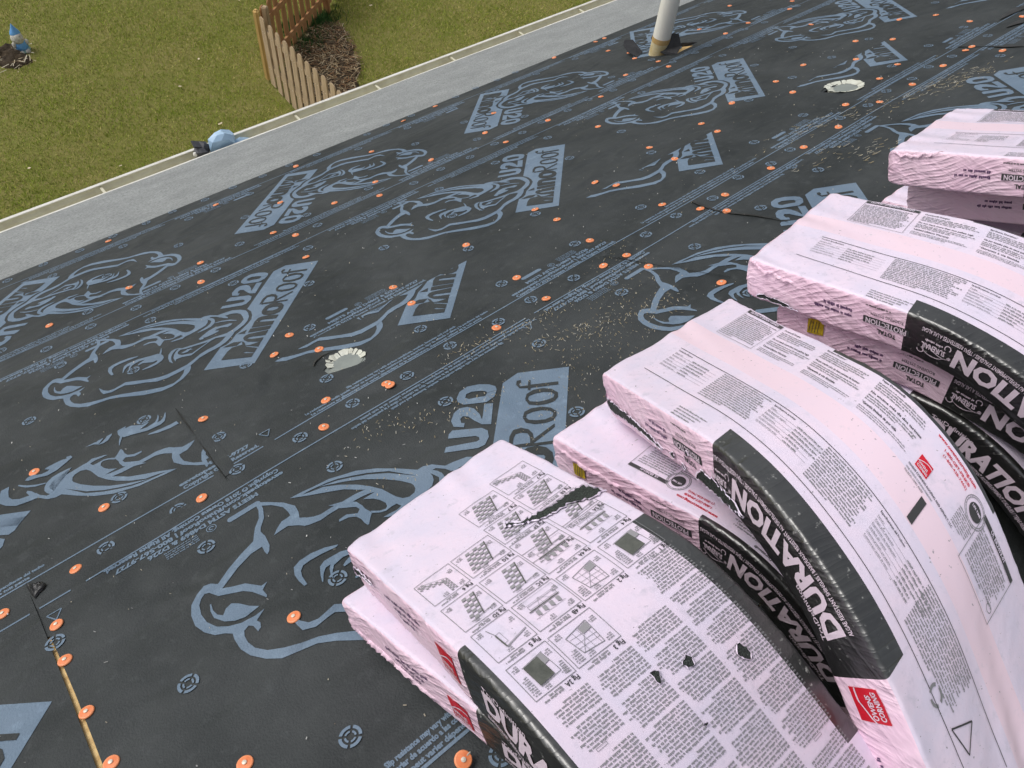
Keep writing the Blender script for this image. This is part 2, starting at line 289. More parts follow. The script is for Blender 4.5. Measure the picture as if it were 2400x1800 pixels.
U20=[[-269,247,-262,176,-253,163,-229,158,-208,163,-198,177,-199,241,-211,247,-225,246,-223,187,-228,179,-236,177,-241,182,-252,246],[-167,249,-140,247,-124,237,-121,219,-129,203,-150,188,-170,180,-153,180,-115,182,-116,162,-188,158,-186,178,-171,197,-156,212,-153,225,-162,229,-176,225,-177,217,-191,217,-187,240],[-68,159,-92,162,-109,177,-111,205,-112,229,-101,244,-87,249,-63,246,-45,230,-40,204,-44,179,-53,164,-67,159,-75,180,-69,184,-66,196,-66,217,-74,229,-87,229,-93,220,-89,203,-87,183,-76,180]]
PANEL=[[-618,146,-504,144,-493,130,-471,123,-438,122,-423,116,-383,107,-357,105,-333,112,-307,126,-289,146,-44,148,-9,117,-3,-1,-607,-3]]
DARK=[[-440,117,-419,95,-441,93],[-507,135,-485,111,-484,84,-505,93,-508,122],[-576,111,-536,110,-514,104,-508,91,-504,78,-501,73,-507,68,-517,56,-529,19,-529,19,-553,19,-544,47,-546,55,-551,47,-555,19,-574,19,-575,68],[-484,84,-491,74,-509,63,-508,48,-497,26,-498,20,-523,18,-511,63,-500,77],[-466,88,-454,86,-446,78,-442,60,-434,20,-462,19,-463,59,-466,69,-473,72,-476,58,-474,20,-497,19,-490,64,-479,80],[-416,85,-409,19,-430,19,-438,84],[-377,87,-356,83,-349,73,-346,49,-348,19,-370,19,-369,58,-372,69,-381,69,-383,20,-405,19,-411,83],[-314,87,-288,85,-273,74,-269,53,-276,35,-292,22,-312,18,-333,22,-342,34,-345,52,-341,70,-330,81,-315,87,-310,72,-316,68,-318,50,-312,37,-304,35,-298,39,-296,55,-300,69,-309,71],[-271,112,-235,114,-214,108,-209,92,-215,76,-229,66,-247,62,-203,22,-214,21,-259,61,-261,62,-257,20,-266,20,-272,106,-262,104,-259,69,-239,71,-228,77,-224,91,-228,102,-241,105,-262,105],[-174,91,-156,89,-146,75,-143,53,-149,33,-162,20,-177,19,-192,25,-199,41,-200,64,-193,83,-176,91,-176,84,-184,78,-188,61,-187,42,-179,28,-168,26,-159,34,-155,52,-158,70,-165,83,-175,84],[-112,91,-93,89,-80,75,-77,53,-83,34,-97,20,-113,19,-127,26,-135,42,-137,62,-132,81,-114,91,-112,85,-121,80,-125,61,-121,43,-114,29,-103,27,-94,35,-91,52,-94,70,-101,83,-111,85],[-56,116,-41,116,-39,107,-53,105,-54,109,-63,107,-62,89,-42,89,-43,84,-60,83,-57,21,-68,20,-72,82,-82,82,-78,88,-72,88,-70,107]]
CAPS=[0.405,3.4,0.841,3.309,1.262,3.384,1.013,3.025,1.136,2.778,0.856,2.753,0.896,2.642,1.872,3.408,2.085,3.433,2.91,3.442,3.218,3.427,3.289,3.427,3.088,3.199,3.085,3.041,3.011,2.932,2.998,2.761,2.943,2.646,2.776,2.772,2.484,2.65,2.158,2.652,2.13,3.007,1.931,2.819,1.893,2.624,2.185,2.367,1.543,3.169,1.61,2.783,1.346,2.808,1.275,2.658,1.494,1.975,1.474,1.841,1.194,1.974,2.091,1.997,2.039,1.829,1.757,1.951,1.769,1.858,1.723,1.609,1.422,1.633,4.007,3.108,4.129,2.775,3.973,2.684,3.692,2.745,3.539,2.948,3.492,2.737,3.708,2.38,3.843,2.0,3.927,1.87,3.844,1.677,3.484,2.006,3.532,1.858,3.233,1.853,3.207,1.656,3.484,1.496,3.432,1.496,3.455,1.365,3.227,1.482,2.992,1.479,3.116,2.029,2.889,2.008,2.786,1.857,3.026,1.629,2.721,1.587,2.781,1.488,2.507,1.483,2.604,2.015,2.367,1.977,2.318,1.861,2.301,1.484,2.105,1.475,1.87,1.477,1.753,1.48,1.777,1.399,3.936,1.5,0.572,2.772,0.83,2.425,0.513,2.607,0.326,2.83,0.047,2.806,0.55,1.978,0.568,1.823,0.473,1.917,0.215,1.789,0.464,1.587,0.407,1.49,-0.166,1.951,0.101,1.492,-0.072,1.655,0.891,1.947,0.868,1.807,1.141,1.651,1.108,1.483,0.93,1.483,1.327,1.48,1.408,1.466,1.391,1.366,0.601,1.518,0.601,1.498,1.426,1.143,-0.17,1.504,-0.312,1.494,-0.235,1.374,-0.242,1.272,-0.239,1.127,-0.232,1.0,-0.073,0.84,0.104,1.033,0.166,0.599]
MARKS=[1.393,3.426,1.252,3.436,1.116,3.432,0.974,3.444,0.836,3.428,0.693,3.444,0.575,3.436,0.434,3.439,0.295,3.425,0.982,3.272,0.707,3.276,1.013,2.782,0.857,3.029,0.578,3.031,0.429,3.271,0.989,2.643,0.732,2.786,0.87,2.488,1.938,3.435,1.796,3.448,1.815,3.283,1.671,3.427,2.096,3.29,2.228,3.451,2.369,3.464,2.379,3.302,2.51,3.454,2.642,3.461,2.653,3.298,2.923,3.286,3.194,3.281,1.985,3.05,1.861,2.787,1.857,2.657,2.155,2.808,2.13,2.662,2.004,2.481,2.002,2.644,2.287,2.663,2.433,2.678,2.444,2.817,2.728,2.821,2.72,2.677,2.575,2.66,3.013,2.82,3.008,2.677,1.698,3.038,1.534,3.275,1.708,2.635,1.565,2.647,1.292,2.773,1.42,2.63,1.882,2.217,1.716,2.475,1.434,2.471,1.47,1.946,1.182,1.946,1.027,2.223,2.055,1.956,1.676,1.658,1.682,1.517,1.538,1.51,1.383,1.659,2.179,2.228,1.31,2.213,2.589,2.497,4.03,2.678,3.712,2.657,3.578,2.682,3.426,2.663,3.281,2.681,3.164,2.668,3.156,2.494,3.061,2.242,2.655,1.971,2.954,1.974,3.242,1.973,3.183,1.667,3.342,2.236,3.525,1.966,3.205,1.528,3.056,1.515,2.9,1.53,2.74,1.51,2.591,1.528,3.352,1.51,3.389,1.344,3.752,1.659,3.646,1.509,4.148,1.987,4.072,2.53,2.573,1.668,2.278,1.668,2.268,1.515,2.137,1.498,2.145,1.425,2.155,1.335,1.984,1.671,2.002,1.527,1.832,1.496,1.843,1.325,1.548,1.333,3.47,1.666,0.015,3.417,0.154,3.437,0.153,3.265,0.3,3.029,0.584,2.652,0.437,2.658,0.293,2.636,0.168,2.778,0.146,2.65,0.001,2.63,-0.112,2.774,0.298,2.494,0.582,2.483,0.741,2.227,0.609,1.964,0.397,1.941,0.512,1.674,0.161,2.219,0.01,2.471,-0.128,2.221,0.104,1.931,0.214,1.68,0.35,1.503,0.197,1.522,-0.036,1.662,0.355,1.34,0.05,1.505,1.093,1.663,1.081,1.518,1.23,1.502,1.246,1.331,0.803,1.663,0.952,1.502,0.803,1.522,0.653,1.501,0.502,1.518,0.948,1.331,0.652,1.33,0.816,1.054,1.422,1.052,-0.105,1.516,0.053,1.337,-0.247,1.331,-0.089,1.047,0.066,0.759,0.212,0.574,0.204,1.051]
# ------------------------------------------------------------------ ground, lawn, garden bed
def ground_h(x, y):
    return .05 * np.sin(x * .7 + 1) * np.cos(y * .55) + .02 * np.sin(x * 2.1) * np.sin(y * 1.7 + 2)
gx = np.concatenate([[-260, -90, -30], np.linspace(-10, 26, 73), [50, 120, 280]]); gy = np.concatenate([[-260, -90, -30], np.linspace(-8, 34, 85), [60, 130, 300]])
GX, GY = np.meshgrid(gx, gy); fade = np.clip(1 - (np.maximum(np.abs(GX - 8), np.abs(GY - 13)) - 17) / 10, 0, 1)
gv = np.stack([GX, GY, ground_h(GX, GY) * fade], -1).reshape(-1, 3); nx = len(gx)
lawn = pydata('lawn', gv, [(j * nx + i, j * nx + i + 1, (j + 1) * nx + i + 1, (j + 1) * nx + i) for j in range(len(gy) - 1) for i in range(nx - 1)], None, M['lawn'], True)
tag(lawn, 'patchy green and straw coloured lawn below the eave', kind='structure')

BED = np.array([(5.25, 8.6), (5.35, 11.0), (5.5, 11.85), (6.1, 12.35), (6.7, 12.75), (7.2, 12.6), (7.1, 12.05), (6.95, 11.6), (6.7, 11.1), (6.35, 10.7), (6.0, 10.2), (5.9, 9.2), (5.8, 8.6)])
def inside(poly, x, y):
    c = np.zeros(len(x), bool); j = len(poly) - 1
    for i in range(len(poly)):
        a, b = poly[i], poly[j]
        m = ((a[1] > y) != (b[1] > y)) & (x < (b[0] - a[0]) * (y - a[1]) / (b[1] - a[1] + 1e-9) + a[0]); c ^= m; j = i
    return c
def mound(name, cx, cy, rx, ry, hgt, poly=None, seed=1, n=46):
    r_ = np.random.default_rng(seed); ph = r_.uniform(0, 6, 12)
    v = []; f = []
    th = np.linspace(0, 2 * np.pi, n, endpoint=False); rr = np.linspace(0, 1, 14)
    for r in rr:
        if poly is None:
            wob = 1 + .14 * np.sin(3 * th + ph[0]) + .1 * np.sin(5 * th + ph[1]) + .06 * np.sin(9 * th + ph[2])
            x = cx + rx * r * wob * np.cos(th); y = cy + ry * r * wob * np.sin(th)
        else:
            k = np.linspace(0, len(poly), n, endpoint=False); i = k.astype(int) % len(poly); t = (k % 1)[:, None]
            e = poly[i] * (1 - t) + poly[(i + 1) % len(poly)] * t + .06 * np.c_[np.sin(k * 5 + ph[0]), np.cos(k * 6.3 + ph[1])]
            x = cx + (e[:, 0] - cx) * r; y = cy + (e[:, 1] - cy) * r
        z = ground_h(x, y) + hgt * (1 - r ** 3) * (1 + .3 * np.sin(x * 17 + ph[3]) * np.sin(y * 15 + ph[4]) + .25 * np.sin(x * 37 + ph[5]) * np.sin(y * 33)) - .012 * (r > .99) + .004
        v += list(np.c_[x, y, z])
    for a in range(len(rr) - 1):
        for b in range(n): f.append((a * n + b, (a + 1) * n + b, (a + 1) * n + (b + 1) % n, a * n + (b + 1) % n))
    return pydata(name, v, f, None, M['dirt'], True)
bed = mound('garden_bed', 6.05, 10.9, 0, 0, .07, BED, 3, 80); tag(bed, 'dark bare soil bed behind the picket fence', kind='structure')
mnd = mound('soil_mound', 1.93, 14.62, .33, .42, .10, None, 5); tag(mnd, 'small brown soil mound beside the garden gnome', 'mound')

def blades(name, x, y, zb, ln, wd, cols, lean, material, parent=None):
    """one triangle per blade"""
    k = len(x); a = rng.uniform(0, 2 * np.pi, k); b = rng.uniform(0, 2 * np.pi, k)
    dx, dy = np.cos(a) * wd / 2, np.sin(a) * wd / 2
    hor = ln * lean; ver = np.sqrt(np.maximum(ln ** 2 - hor ** 2, 1e-8))
    P = np.empty((k, 3, 3)); P[:, 0] = np.stack([x - dx, y - dy, zb], -1); P[:, 1] = np.stack([x + dx, y + dy, zb], -1)
    P[:, 2] = np.stack([x + np.cos(b) * hor, y + np.sin(b) * hor, zb + ver], -1)
    me = bpy.data.meshes.new(name); me.vertices.add(3 * k); me.vertices.foreach_set('co', P.ravel())
    me.loops.add(3 * k); me.loops.foreach_set('vertex_index', np.arange(3 * k)); me.polygons.add(k); me.polygons.foreach_set('loop_start', np.arange(k) * 3)
    me.update(calc_edges=True)
    ca = me.color_attributes.new('Col', 'FLOAT_COLOR', 'POINT'); c = np.repeat(np.c_[cols, np.ones(k)], 3, 0); ca.data.foreach_set('color', c.ravel())
    return new_obj(name, me, parent, material)
k = 330000
x = rng.uniform(-1.2, 13.5, k); y = rng.uniform(9.6, 18.0, k)
# keep to the wedge that can be seen (with margin) and off the soil
keep = ~inside(BED, x + rng.normal(0, .09, k), y + rng.normal(0, .09, k)) & (((x - 1.93) / .33) ** 2 + ((y - 14.62) / .42) ** 2 > .9) & (y < 17.6 - .44 * (x - 2)) & (y > 9.7)
x, y = x[keep], y[keep]; k = len(x)
pat = np.sin(x * 1.3 + .6 * np.sin(y * 1.1)) * np.sin(y * 1.6 + 1.3) + .7 * np.sin(x * 3.1 + y * 2.3) * np.sin(y * 4.1 - x) + .8 * rng.normal(size=k) * .9 + .16 * (x - 3.0)
dry = 1 / (1 + np.exp(-1.5 * (pat - .35)))
g1 = np.array([.28, .345, .024]); g2 = np.array([.16, .245, .018]); st = np.array([.54, .47, .16])
t = rng.random(k)[:, None]; cg = g1 * t + g2 * (1 - t)
isdry = rng.random(k) < (.08 + .42 * dry)
cols = np.where(isdry[:, None], st * rng.uniform(.65, 1.25, (k, 1)), cg * rng.uniform(.7, 1.35, (k, 1)))
gr = blades('grass', x, y, ground_h(x, y) - .004, rng.uniform(.025, .075, k), rng.uniform(.005, .011, k), cols, rng.uniform(.35, .95, k), M['grass'])
tag(gr, 'short patchy grass mixed with straw coloured dead blades', 'grass', kind='stuff')

# dead stems and leaves lying in the bed and on the mound
def litter(name, x, y, z, ln, wd, cols, tilt, parent=None):
    k = len(x); a = rng.uniform(0, 2 * np.pi, k); ca, sa = np.cos(a), np.sin(a); tz = rng.uniform(-tilt, tilt, k)
    P = np.empty((k, 4, 3))
    for i, (p, q) in enumerate(((-.5, -.5), (.5, -.5), (.5, .5), (-.5, .5))):
        P[:, i] = np.stack([x + ca * ln * p - sa * wd * q, y + sa * ln * p + ca * wd * q, z + tz * ln * p + .002], -1)
    me = bpy.data.meshes.new(name); me.from_pydata([tuple(v) for v in P.reshape(-1, 3)], [], [(4 * i, 4 * i + 1, 4 * i + 2, 4 * i + 3) for i in range(k)]); me.update()
    at = me.color_attributes.new('Col', 'FLOAT_COLOR', 'POINT'); at.data.foreach_set('color', np.repeat(np.c_[cols, np.ones(k)], 4, 0).ravel())
    return new_obj(name, me, parent, M['straw'])
x = rng.uniform(5.3, 7.2, 5200); y = rng.uniform(8.8, 12.8, 5200); kk = inside(BED, x, y); x, y = x[kk], y[kk]; k = len(x)
pal = np.array([(.30, .22, .12), (.42, .34, .22), (.16, .10, .055), (.09, .06, .035), (.24, .13, .06)]); cols = pal[rng.integers(0, 5, k)] * rng.uniform(.6, 1.2, (k, 1))
tag(litter('dead_stems', x, y, ground_h(x, y) + .085, rng.uniform(.03, .22, k), rng.uniform(.004, .016, k), cols, .35), 'dry brown stems and dead leaves littering the soil bed', 'plant litter', kind='stuff')
x = rng.normal(1.95, .2, 46); y = rng.normal(14.42, .24, 46); pal2 = np.array([(.5, .42, .28), (.62, .56, .42), (.25, .18, .1)])
tag(litter('wood_scraps', x, y, ground_h(x, y) + .07, rng.uniform(.03, .20, 46), rng.uniform(.006, .018, 46), pal2[rng.integers(0, 3, 46)] * .8, .12), 'pale bark strips and twigs around the soil mound', 'twigs', kind='stuff')
x = rng.uniform(.5, 12, 26); y = rng.uniform(10.5, 17, 26)
tag(litter('dry_leaves', x, y, ground_h(x, y) + .06, rng.uniform(.03, .07, 26), rng.uniform(.015, .04, 26), np.array([(.6, .5, .36)]) * rng.uniform(.6, 1.2, (26, 1)), .4), 'few pale dead leaves dotted over the lawn', 'leaves', kind='stuff')
# green weeds at the fence foot
x = np.concatenate([rng.normal(6.75, .25, 2600), rng.normal(6.3, .2, 900)]); y = np.concatenate([rng.normal(12.85, .16, 2600), rng.normal(12.3, .15, 900)]); k = len(x)
tag(blades('weeds', x, y, ground_h(x, y) + .02, rng.uniform(.06, .2, k), rng.uniform(.008, .022, k), np.array([(.035, .09, .02)]) * rng.uniform(.6, 1.7, (k, 1)), rng.uniform(.3, .8, k), M['grass']), 'fresh green weeds along the foot of the far fence', 'weeds', kind='stuff')

# ------------------------------------------------------------------ picket fence
def picket_mesh(w, h, th, seed):
    r_ = random.Random(seed); j = lambda s: r_.uniform(-s, s)
    o = [(-w / 2, 0), (w / 2, 0), (w / 2, h - .055 + j(.008)), (w * .33, h - .018 + j(.006)), (w * .14, h + j(.006)), (-w * .14, h + j(.006)), (-w * .33, h - .018 + j(.006)), (-w / 2, h - .055 + j(.008))]
    v = [(a, -th / 2, b) for a, b in o] + [(a, th / 2, b) for a, b in o]; n = len(o)
    f = [tuple(range(n)), tuple(range(2 * n - 1, n - 1, -1))] + [(i, i + n, (i + 1) % n + n, (i + 1) % n) for i in range(n)]
    me = bpy.data.meshes.new('picket'); me.from_pydata(v, [], f); me.update(); return me
def fence(name, p0, p1, n, w, h, label, face, rails_side, posts=()):
    p0 = Vector((p0[0], p0[1], 0)); p1 = Vector((p1[0], p1[1], 0)); d = (p1 - p0); L = d.length; d.normalize(); ang = math.atan2(d.y, d.x)
    root = empty(name, p0); tag(root, label, 'fence', 'wooden picket fence panels')
    pm = [picket_mesh(w, h, .018, s) for s in range(6)]
    for m_ in pm: m_.materials.append(M[face])
    nrm = Vector((-d.y, d.x, 0)) * rails_side
    for i in range(n):
        q = p0 + d * (L * (i + .5) / n); o = bpy.data.objects.new('picket', pm[random.randrange(6)]); COL.objects.link(o)
        o.parent = root; o.matrix_parent_inverse = root.matrix_basis.inverted()
        o.location = (q.x, q.y, float(ground_h(q.x, q.y)) + .03 + random.uniform(-.012, .012)); o.rotation_euler = (random.uniform(-.012, .012), random.uniform(-.015, .015), ang + random.uniform(-.03, .03))
    for z in (.3, .93):
        bm = bmesh.new(); c = (p0 + p1) / 2 + nrm * .030
        box(bm, (c.x, c.y, z), L, .038, .088, Matrix.Rotation(ang, 4, 'Z')); bm_obj('rail', bm, root, M[face])
        bm = bmesh.new()
        for i in range(n):
            q = p0 + d * (L * (i + .5) / n) - nrm * .0105
            for s in (-.03, .03):
                box(bm, (q.x + d.x * s, q.y + d.y * s, z + .01), .010, .004, .010, Matrix.Rotation(ang, 4, 'Z'))
        tag(bm_obj('nail_heads', bm, root, M['nail']), kind='stuff')
    for t, hh, mt, sz in posts:
        q = p0 + d * (L * t) + nrm * .08; bm = bmesh.new(); box(bm, (q.x, q.y, hh / 2 - .02), sz, sz, hh + .04, Matrix.Rotation(ang, 4, 'Z')); bmesh.ops.bevel(bm, geom=bm.edges[:], offset=.012, segments=2, affect='EDGES')
        bm_obj('post', bm, root, M[mt])
    return root
f1 = fence('picket_fence', (5.19, 11.60), (5.03, 8.4), 13, .165, 1.2, 'grey brown picket fence panel running toward the gutter', 'picket', 1)
bm = bmesh.new(); box(bm, (5.20, 11.69, .6), .10, .10, 1.24, Matrix.Rotation(.5, 4, 'Z')); bmesh.ops.bevel(bm, geom=bm.edges[:], offset=.03, segments=3, affect='EDGES'); tag(bm_obj('corner_post', bm, f1, M['post']), 'pale yellow pine corner post')
f2 = fence('picket_fence', (5.28, 11.76), (8.1, 13.72), 15, .14, 1.2, 'reddish brown picket fence panel seen from its rail side beyond the soil bed', 'picket_in', -1, ((.02, 1.2, 'picket', .09), (.68, 1.2, 'picket_in', .09)))

# ------------------------------------------------------------------ garden gnome
def lathe(name, prof, loc, parent, material, k=20, sx=1, sy=1, seed=0):
    v = []; f = []
    for i, (r, z) in enumerate(prof):
        for j in range(k):
            a = 2 * math.pi * j / k; w = 1 + .05 * math.sin(3 * a + seed + i)
            v.append((loc[0] + r * w * math.cos(a) * sx, loc[1] + r * w * math.sin(a) * sy, loc[2] + z))
    for i in range(len(prof) - 1):
        for j in range(k): f.append((i * k + j, i * k + (j + 1) % k, (i + 1) * k + (j + 1) % k, (i + 1) * k + j))
    f.append(tuple(range(k - 1, -1, -1))); f.append(tuple((len(prof) - 1) * k + j for j in range(k)))
    return pydata(name, v, f, parent, material, True)
gnx, gny = 2.20, 14.72; gz = float(ground_h(gnx, gny))
gn = empty('garden_gnome', (gnx, gny, gz)); tag(gn, 'chipped blue and white garden gnome figure on the lawn', 'figurine')
lathe('base', [(.12, .0), (.125, .02), (.11, .045)], (gnx, gny, gz), gn, M['gn_green'])
lathe('coat', [(.10, .04), (.115, .08), (.11, .13), (.095, .17), (.085, .19)], (gnx, gny, gz), gn, M['gn_blue'], sx=1, sy=.85)
lathe('beard', [(.03, .13), (.07, .17), (.095, .21), (.10, .25), (.085, .30), (.06, .33)], (gnx - .01, gny - .02, gz), gn, M['gn_white'], seed=2)
lathe('hat', [(.085, .30), (.08, .33), (.055, .38), (.03, .43), (.012, .47), (.003, .485)], (gnx - .01, gny, gz), gn, M['gn_blue'])
for s in (-1, 1):
    lathe('arm', [(.02, .10), (.035, .12), (.035, .17), (.02, .19)], (gnx + s * .10, gny - .03, gz), gn, M['gn_white'], 10)
    lathe('boot', [(.035, .0), (.045, .02), (.03, .05)], (gnx + s * .05, gny - .10, gz), gn, M['gn_white'], 12, sy=1.3)

# ------------------------------------------------------------------ house under the roof
RIDGE = .47; EAVE = 4.115; U0, U1 = -3.2, 9.0
house = empty('house', (3, 0, 0)); tag(house, 'pale sided house whose stripped roof fills the picture', 'house')
H1 = [(0.526, 1.719), (0.563, 1.741), (0.589, 1.755), (0.609, 1.754), (0.631, 1.748), (0.638, 1.723), (0.636, 1.69), (0.626, 1.665), (0.615, 1.662), (0.597, 1.663), (0.586, 1.667), (0.567, 1.675), (0.546, 1.683), (0.526, 1.692)]
H2 = [(2.830, 1.760), (2.874, 1.769), (2.915, 1.766), (2.954, 1.761), (2.983, 1.742), (2.992, 1.711), (2.98, 1.683), (2.956, 1.652), (2.928, 1.639), (2.889, 1.644), (2.864, 1.654), (2.850, 1.675), (2.838, 1.689), (2.830, 1.719), (2.824, 1.743)]
H3 = [(3.060, 2.945), (3.137, 2.959), (3.195, 2.884), (3.251, 2.818), (3.282, 2.77), (3.203, 2.768), (3.136, 2.758), (3.100, 2.801), (3.066, 2.88)]
circ = lambda c, r, k=22: [(c[0] + r * math.cos(2 * math.pi * i / k), c[1] + r * math.sin(2 * math.pi * i / k)) for i in range(k)]
C1, C2, C3 = (.583, 1.709), (2.907, 1.704), (3.118, 2.868)
DK1, DK2, DK3 = circ(C1, .056), circ(C2, .088), circ(C3, .10)
slab('roof_deck', [(U0, RIDGE), (U1, RIDGE), (U1, EAVE), (U0, EAVE)], [DK1, DK2, DK3], -.012, 0, house, M['ply'])
# other slope beyond the ridge
ry, rz = float(RP(0, RIDGE)[1]), float(RP(0, RIDGE)[2]); back = 4.3
def BS(U, d, N): # back slope: distance d down from the ridge
    return np.stack([np.asarray(U, float), ry - np.asarray(d) * CT - N * ST, rz - np.asarray(d) * ST + N * CT + 0 * np.asarray(U, float)], -1)
a = np.array([(U0, 0.001), (U1, 0.001), (U1, back), (U0, back)])
pydata('roof_deck', np.concatenate([BS(a[:, 0], a[:, 1], -.004), BS(a[:, 0], a[:, 1], -.016)]), [(3, 2, 1, 0), (4, 5, 6, 7), (0, 1, 5, 4), (1, 2, 6, 5), (2, 3, 7, 6), (3, 0, 4, 7)], house, M['ply'])
ey, ez = float(RP(0, EAVE)[1]), float(RP(0, EAVE)[2])
by, bz = ry - back * CT, rz - back * ST
bm = bmesh.new()
yw0, yw1 = by + .35, ey - .35; ztop = ez - .02
V = [bm.verts.new(p) for p in [(U0 + .3, yw0, 0), (U1 - .3, yw0, 0), (U1 - .3, yw1, 0), (U0 + .3, yw1, 0)]] 
V2 = [bm.verts.new((v.co.x, v.co.y, (ez if v.co.y > 0 else bz) + .10)) for v in V]
G = [bm.verts.new((U0 + .3, ry, rz - .03)), bm.verts.new((U1 - .3, ry, rz - .03))]
for q in ((0, 1), (2, 3)): bm.faces.new((V[q[0]], V[q[1]], V2[q[1]], V2[q[0]]))
bm.faces.new((V[0], V2[0], G[0], V2[3], V[3])); bm.faces.new((V[1], V[2], V2[2], G[1], V2[1]))
bm_obj('wall', bm, house, M['siding'])
bm = bmesh.new(); box(bm, ((U0 + U1) / 2, ey - .012, ez - .09), U1 - U0, .02, .15); bm_obj('fascia', bm, house, M['white'])
bm = bmesh.new(); box(bm, ((U0 + U1) / 2, ey - .20, ez - .16), U1 - U0, .36, .012); bm_obj('soffit', bm, house, M['white'])
# white metal drip edge wrapped over the eave, buckled in places
v = []; f = []; us = np.linspace(U0, U1, 240)
for i, uu in enumerate(us):
    wob = .004 * math.sin(uu * 2.3) + .003 * math.sin(uu * 5.1 + 1)
    v += [tuple(RP(uu, EAVE - .03, .0015)), tuple(RP(uu, EAVE + .004 + wob, .0015)), tuple(RP(uu, EAVE + .007 + wob, -.004)), tuple(RP(uu, EAVE + .009 + wob, -.030))]
for i in range(len(us) - 1):
    for j in range(3): f.append((4 * i + j, 4 * i + j + 1, 4 * i + 5 + j, 4 * i + 4 + j))
pydata('drip_edge', v, f, house, M['white'])

# ------------------------------------------------------------------ gutter
GW = .86
gut = empty('gutter', (3, ey, ez)); tag(gut, 'cream metal gutter with white lip along the eave', 'gutter')
prof = [(.004, -.030), (.004, -.062), (.012, -.072), (.060, -.074), (.082, -.070), (.093, -.058), (.098, -.046), (.108, -.036), (.114, -.024)]
def sweep(name, prof, par, material, u0=U0, u1=U1, closed=False, k=2):
    us = np.linspace(u0, u1, k); n = len(prof); v = [(uu, ey + a * GW, ez + b) for uu in us for a, b in prof]
    f = [(i * n + j, i * n + (j + 1) % n, (i + 1) * n + (j + 1) % n, (i + 1) * n + j) for i in range(k - 1) for j in range(n if closed else n - 1)]
    if closed: f += [tuple(range(n)), tuple((k - 1) * n + j for j in reversed(range(n)))]
    return pydata(name, v, f, par, material)
off = [(a - .0025 if a < .05 else a + .0025, b - .002) for a, b in prof]
sweep('trough', prof + off[::-1], gut, M['cream'], closed=True)
sweep('front_lip', [(.106, -.016), (.124, -.016), (.126, -.040), (.119, -.042), (.117, -.024), (.106, -.021)], gut, M['white'], closed=True)
for uu in (-.52, .02, .585, 1.135, 1.661, 2.191, 2.74, 3.293, 3.832, 4.4, 4.95, 5.5, 6.1):
    bm = bmesh.new(); box(bm, (uu, ey + .054, ez - .030), .013, .094, .005); bm_obj('hanger_strap', bm, gut, M['cream'])
x = rng.uniform(-.5, 4.5, 260); y = ey + rng.uniform(.015, .08, 260)
tag(litter('gutter_debris', x, y, np.full(260, ez - .070), rng.uniform(.006, .03, 260), rng.uniform(.003, .012, 260), np.array([(.22, .16, .08)]) * rng.uniform(.5, 1.3, (260, 1)), .2, gut), kind='stuff')
# pale blue plastic bag stuffed into the gutter
def crumple(name, c, rx, ry_, rz_, seed, parent, material, k=30):
    bm = bmesh.new(); bmesh.ops.create_icosphere(bm, subdivisions=2, radius=1); r_ = np.random.default_rng(seed); W = r_.normal(size=(7, 3)) * 2.0; ph = r_.uniform(0, 6, 7)
    for vv in bm.verts:
        p = np.array(vv.co); d = 1 + sum(.16 * (1 - abs(math.sin(float(W[i] @ p) + ph[i]))) for i in range(7)) - .5
        vv.co = (c[0] + p[0] * d * rx, c[1] + p[1] * d * ry_, c[2] + p[2] * d * rz_)
    return bm_obj(name, bm, parent, material, False)
bag = empty('plastic_bag', (1.22, ey + .06, ez - .05)); tag(bag, 'crumpled pale blue plastic bag stuffed into the gutter', 'bag')
crumple('bulge', (1.225, ey + .06, ez - .02), .078, .045, .095, 3, bag, M['bluebag']); crumple('tail', (1.315, ey + .05, ez - .045), .05, .03, .035, 8, bag, M['bluebag'])
dk = empty('fabric_pouch', (1.10, ey + .06, ez - .05)); tag(dk, 'dark grey pouch wedged in the gutter left of the blue bag', 'pouch')
crumple('body', (1.105, ey + .065, ez - .03), .045, .05, .06, 5, dk, M['darkbag'])
bm = bmesh.new(); box(bm, (1.108, ey + .075, ez + .012), .085, .05, .010, Matrix.Rotation(.45, 4, 'Y') @ Matrix.Rotation(.3, 4, 'X')); bmesh.ops.bevel(bm, geom=bm.edges[:], offset=.004, segments=2, affect='EDGES'); bm_obj('flap', bm, dk, M['darkbag'])
bm = bmesh.new(); box(bm, (1.062, ey + .05, ez - .012), .016, .02, .022); bmesh.ops.bevel(bm, geom=bm.edges[:], offset=.004, segments=2, affect='EDGES'); bm_obj('clip', bm, dk, M['white'])

# ------------------------------------------------------------------ roof coverings
def wobble_edge(pts, amp, step, seed):
    r_ = random.Random(seed); o = []
    for (a, b), (c, d) in zip(pts[:-1], pts[1:]):
        k = max(1, int(math.hypot(c - a, d - b) / step))
        for i in range(k): t = i / k; o.append((a + (c - a) * t, b + (d - b) * t + r_.uniform(-amp, amp)))
    return o + [pts[-1]]
memb = slab('membrane_strip', [(U0, 3.35), (U1, 3.35)] + wobble_edge([(U1, EAVE - .012), (U0, EAVE - .012)], .004, .17, 4), [], .0008, .0016, None, M['membrane']); tag(memb, 'grey granulated eave membrane strip beside the gutter', 'membrane')
p = Print(); p.line(2.3, 3.93, 2.62, 3.62, .002); p.line(2.62, 3.62, 2.9, 3.46, .002)
p.build('crease', lambda a, b, z: RP(a, b, .0019 + z), memb, M['rubber'])
SA = [(.183, 1.905), (.178, 1.72), (.169, 1.50), (.165, 1.38)]          # end lap in the middle course
sh1 = slab('underlayment_sheet', [(U0, 1.75), (U1, 1.75), (U1, 3.462), (U0, 3.462)], [H3], .0018, .0024, None, M['felt'])
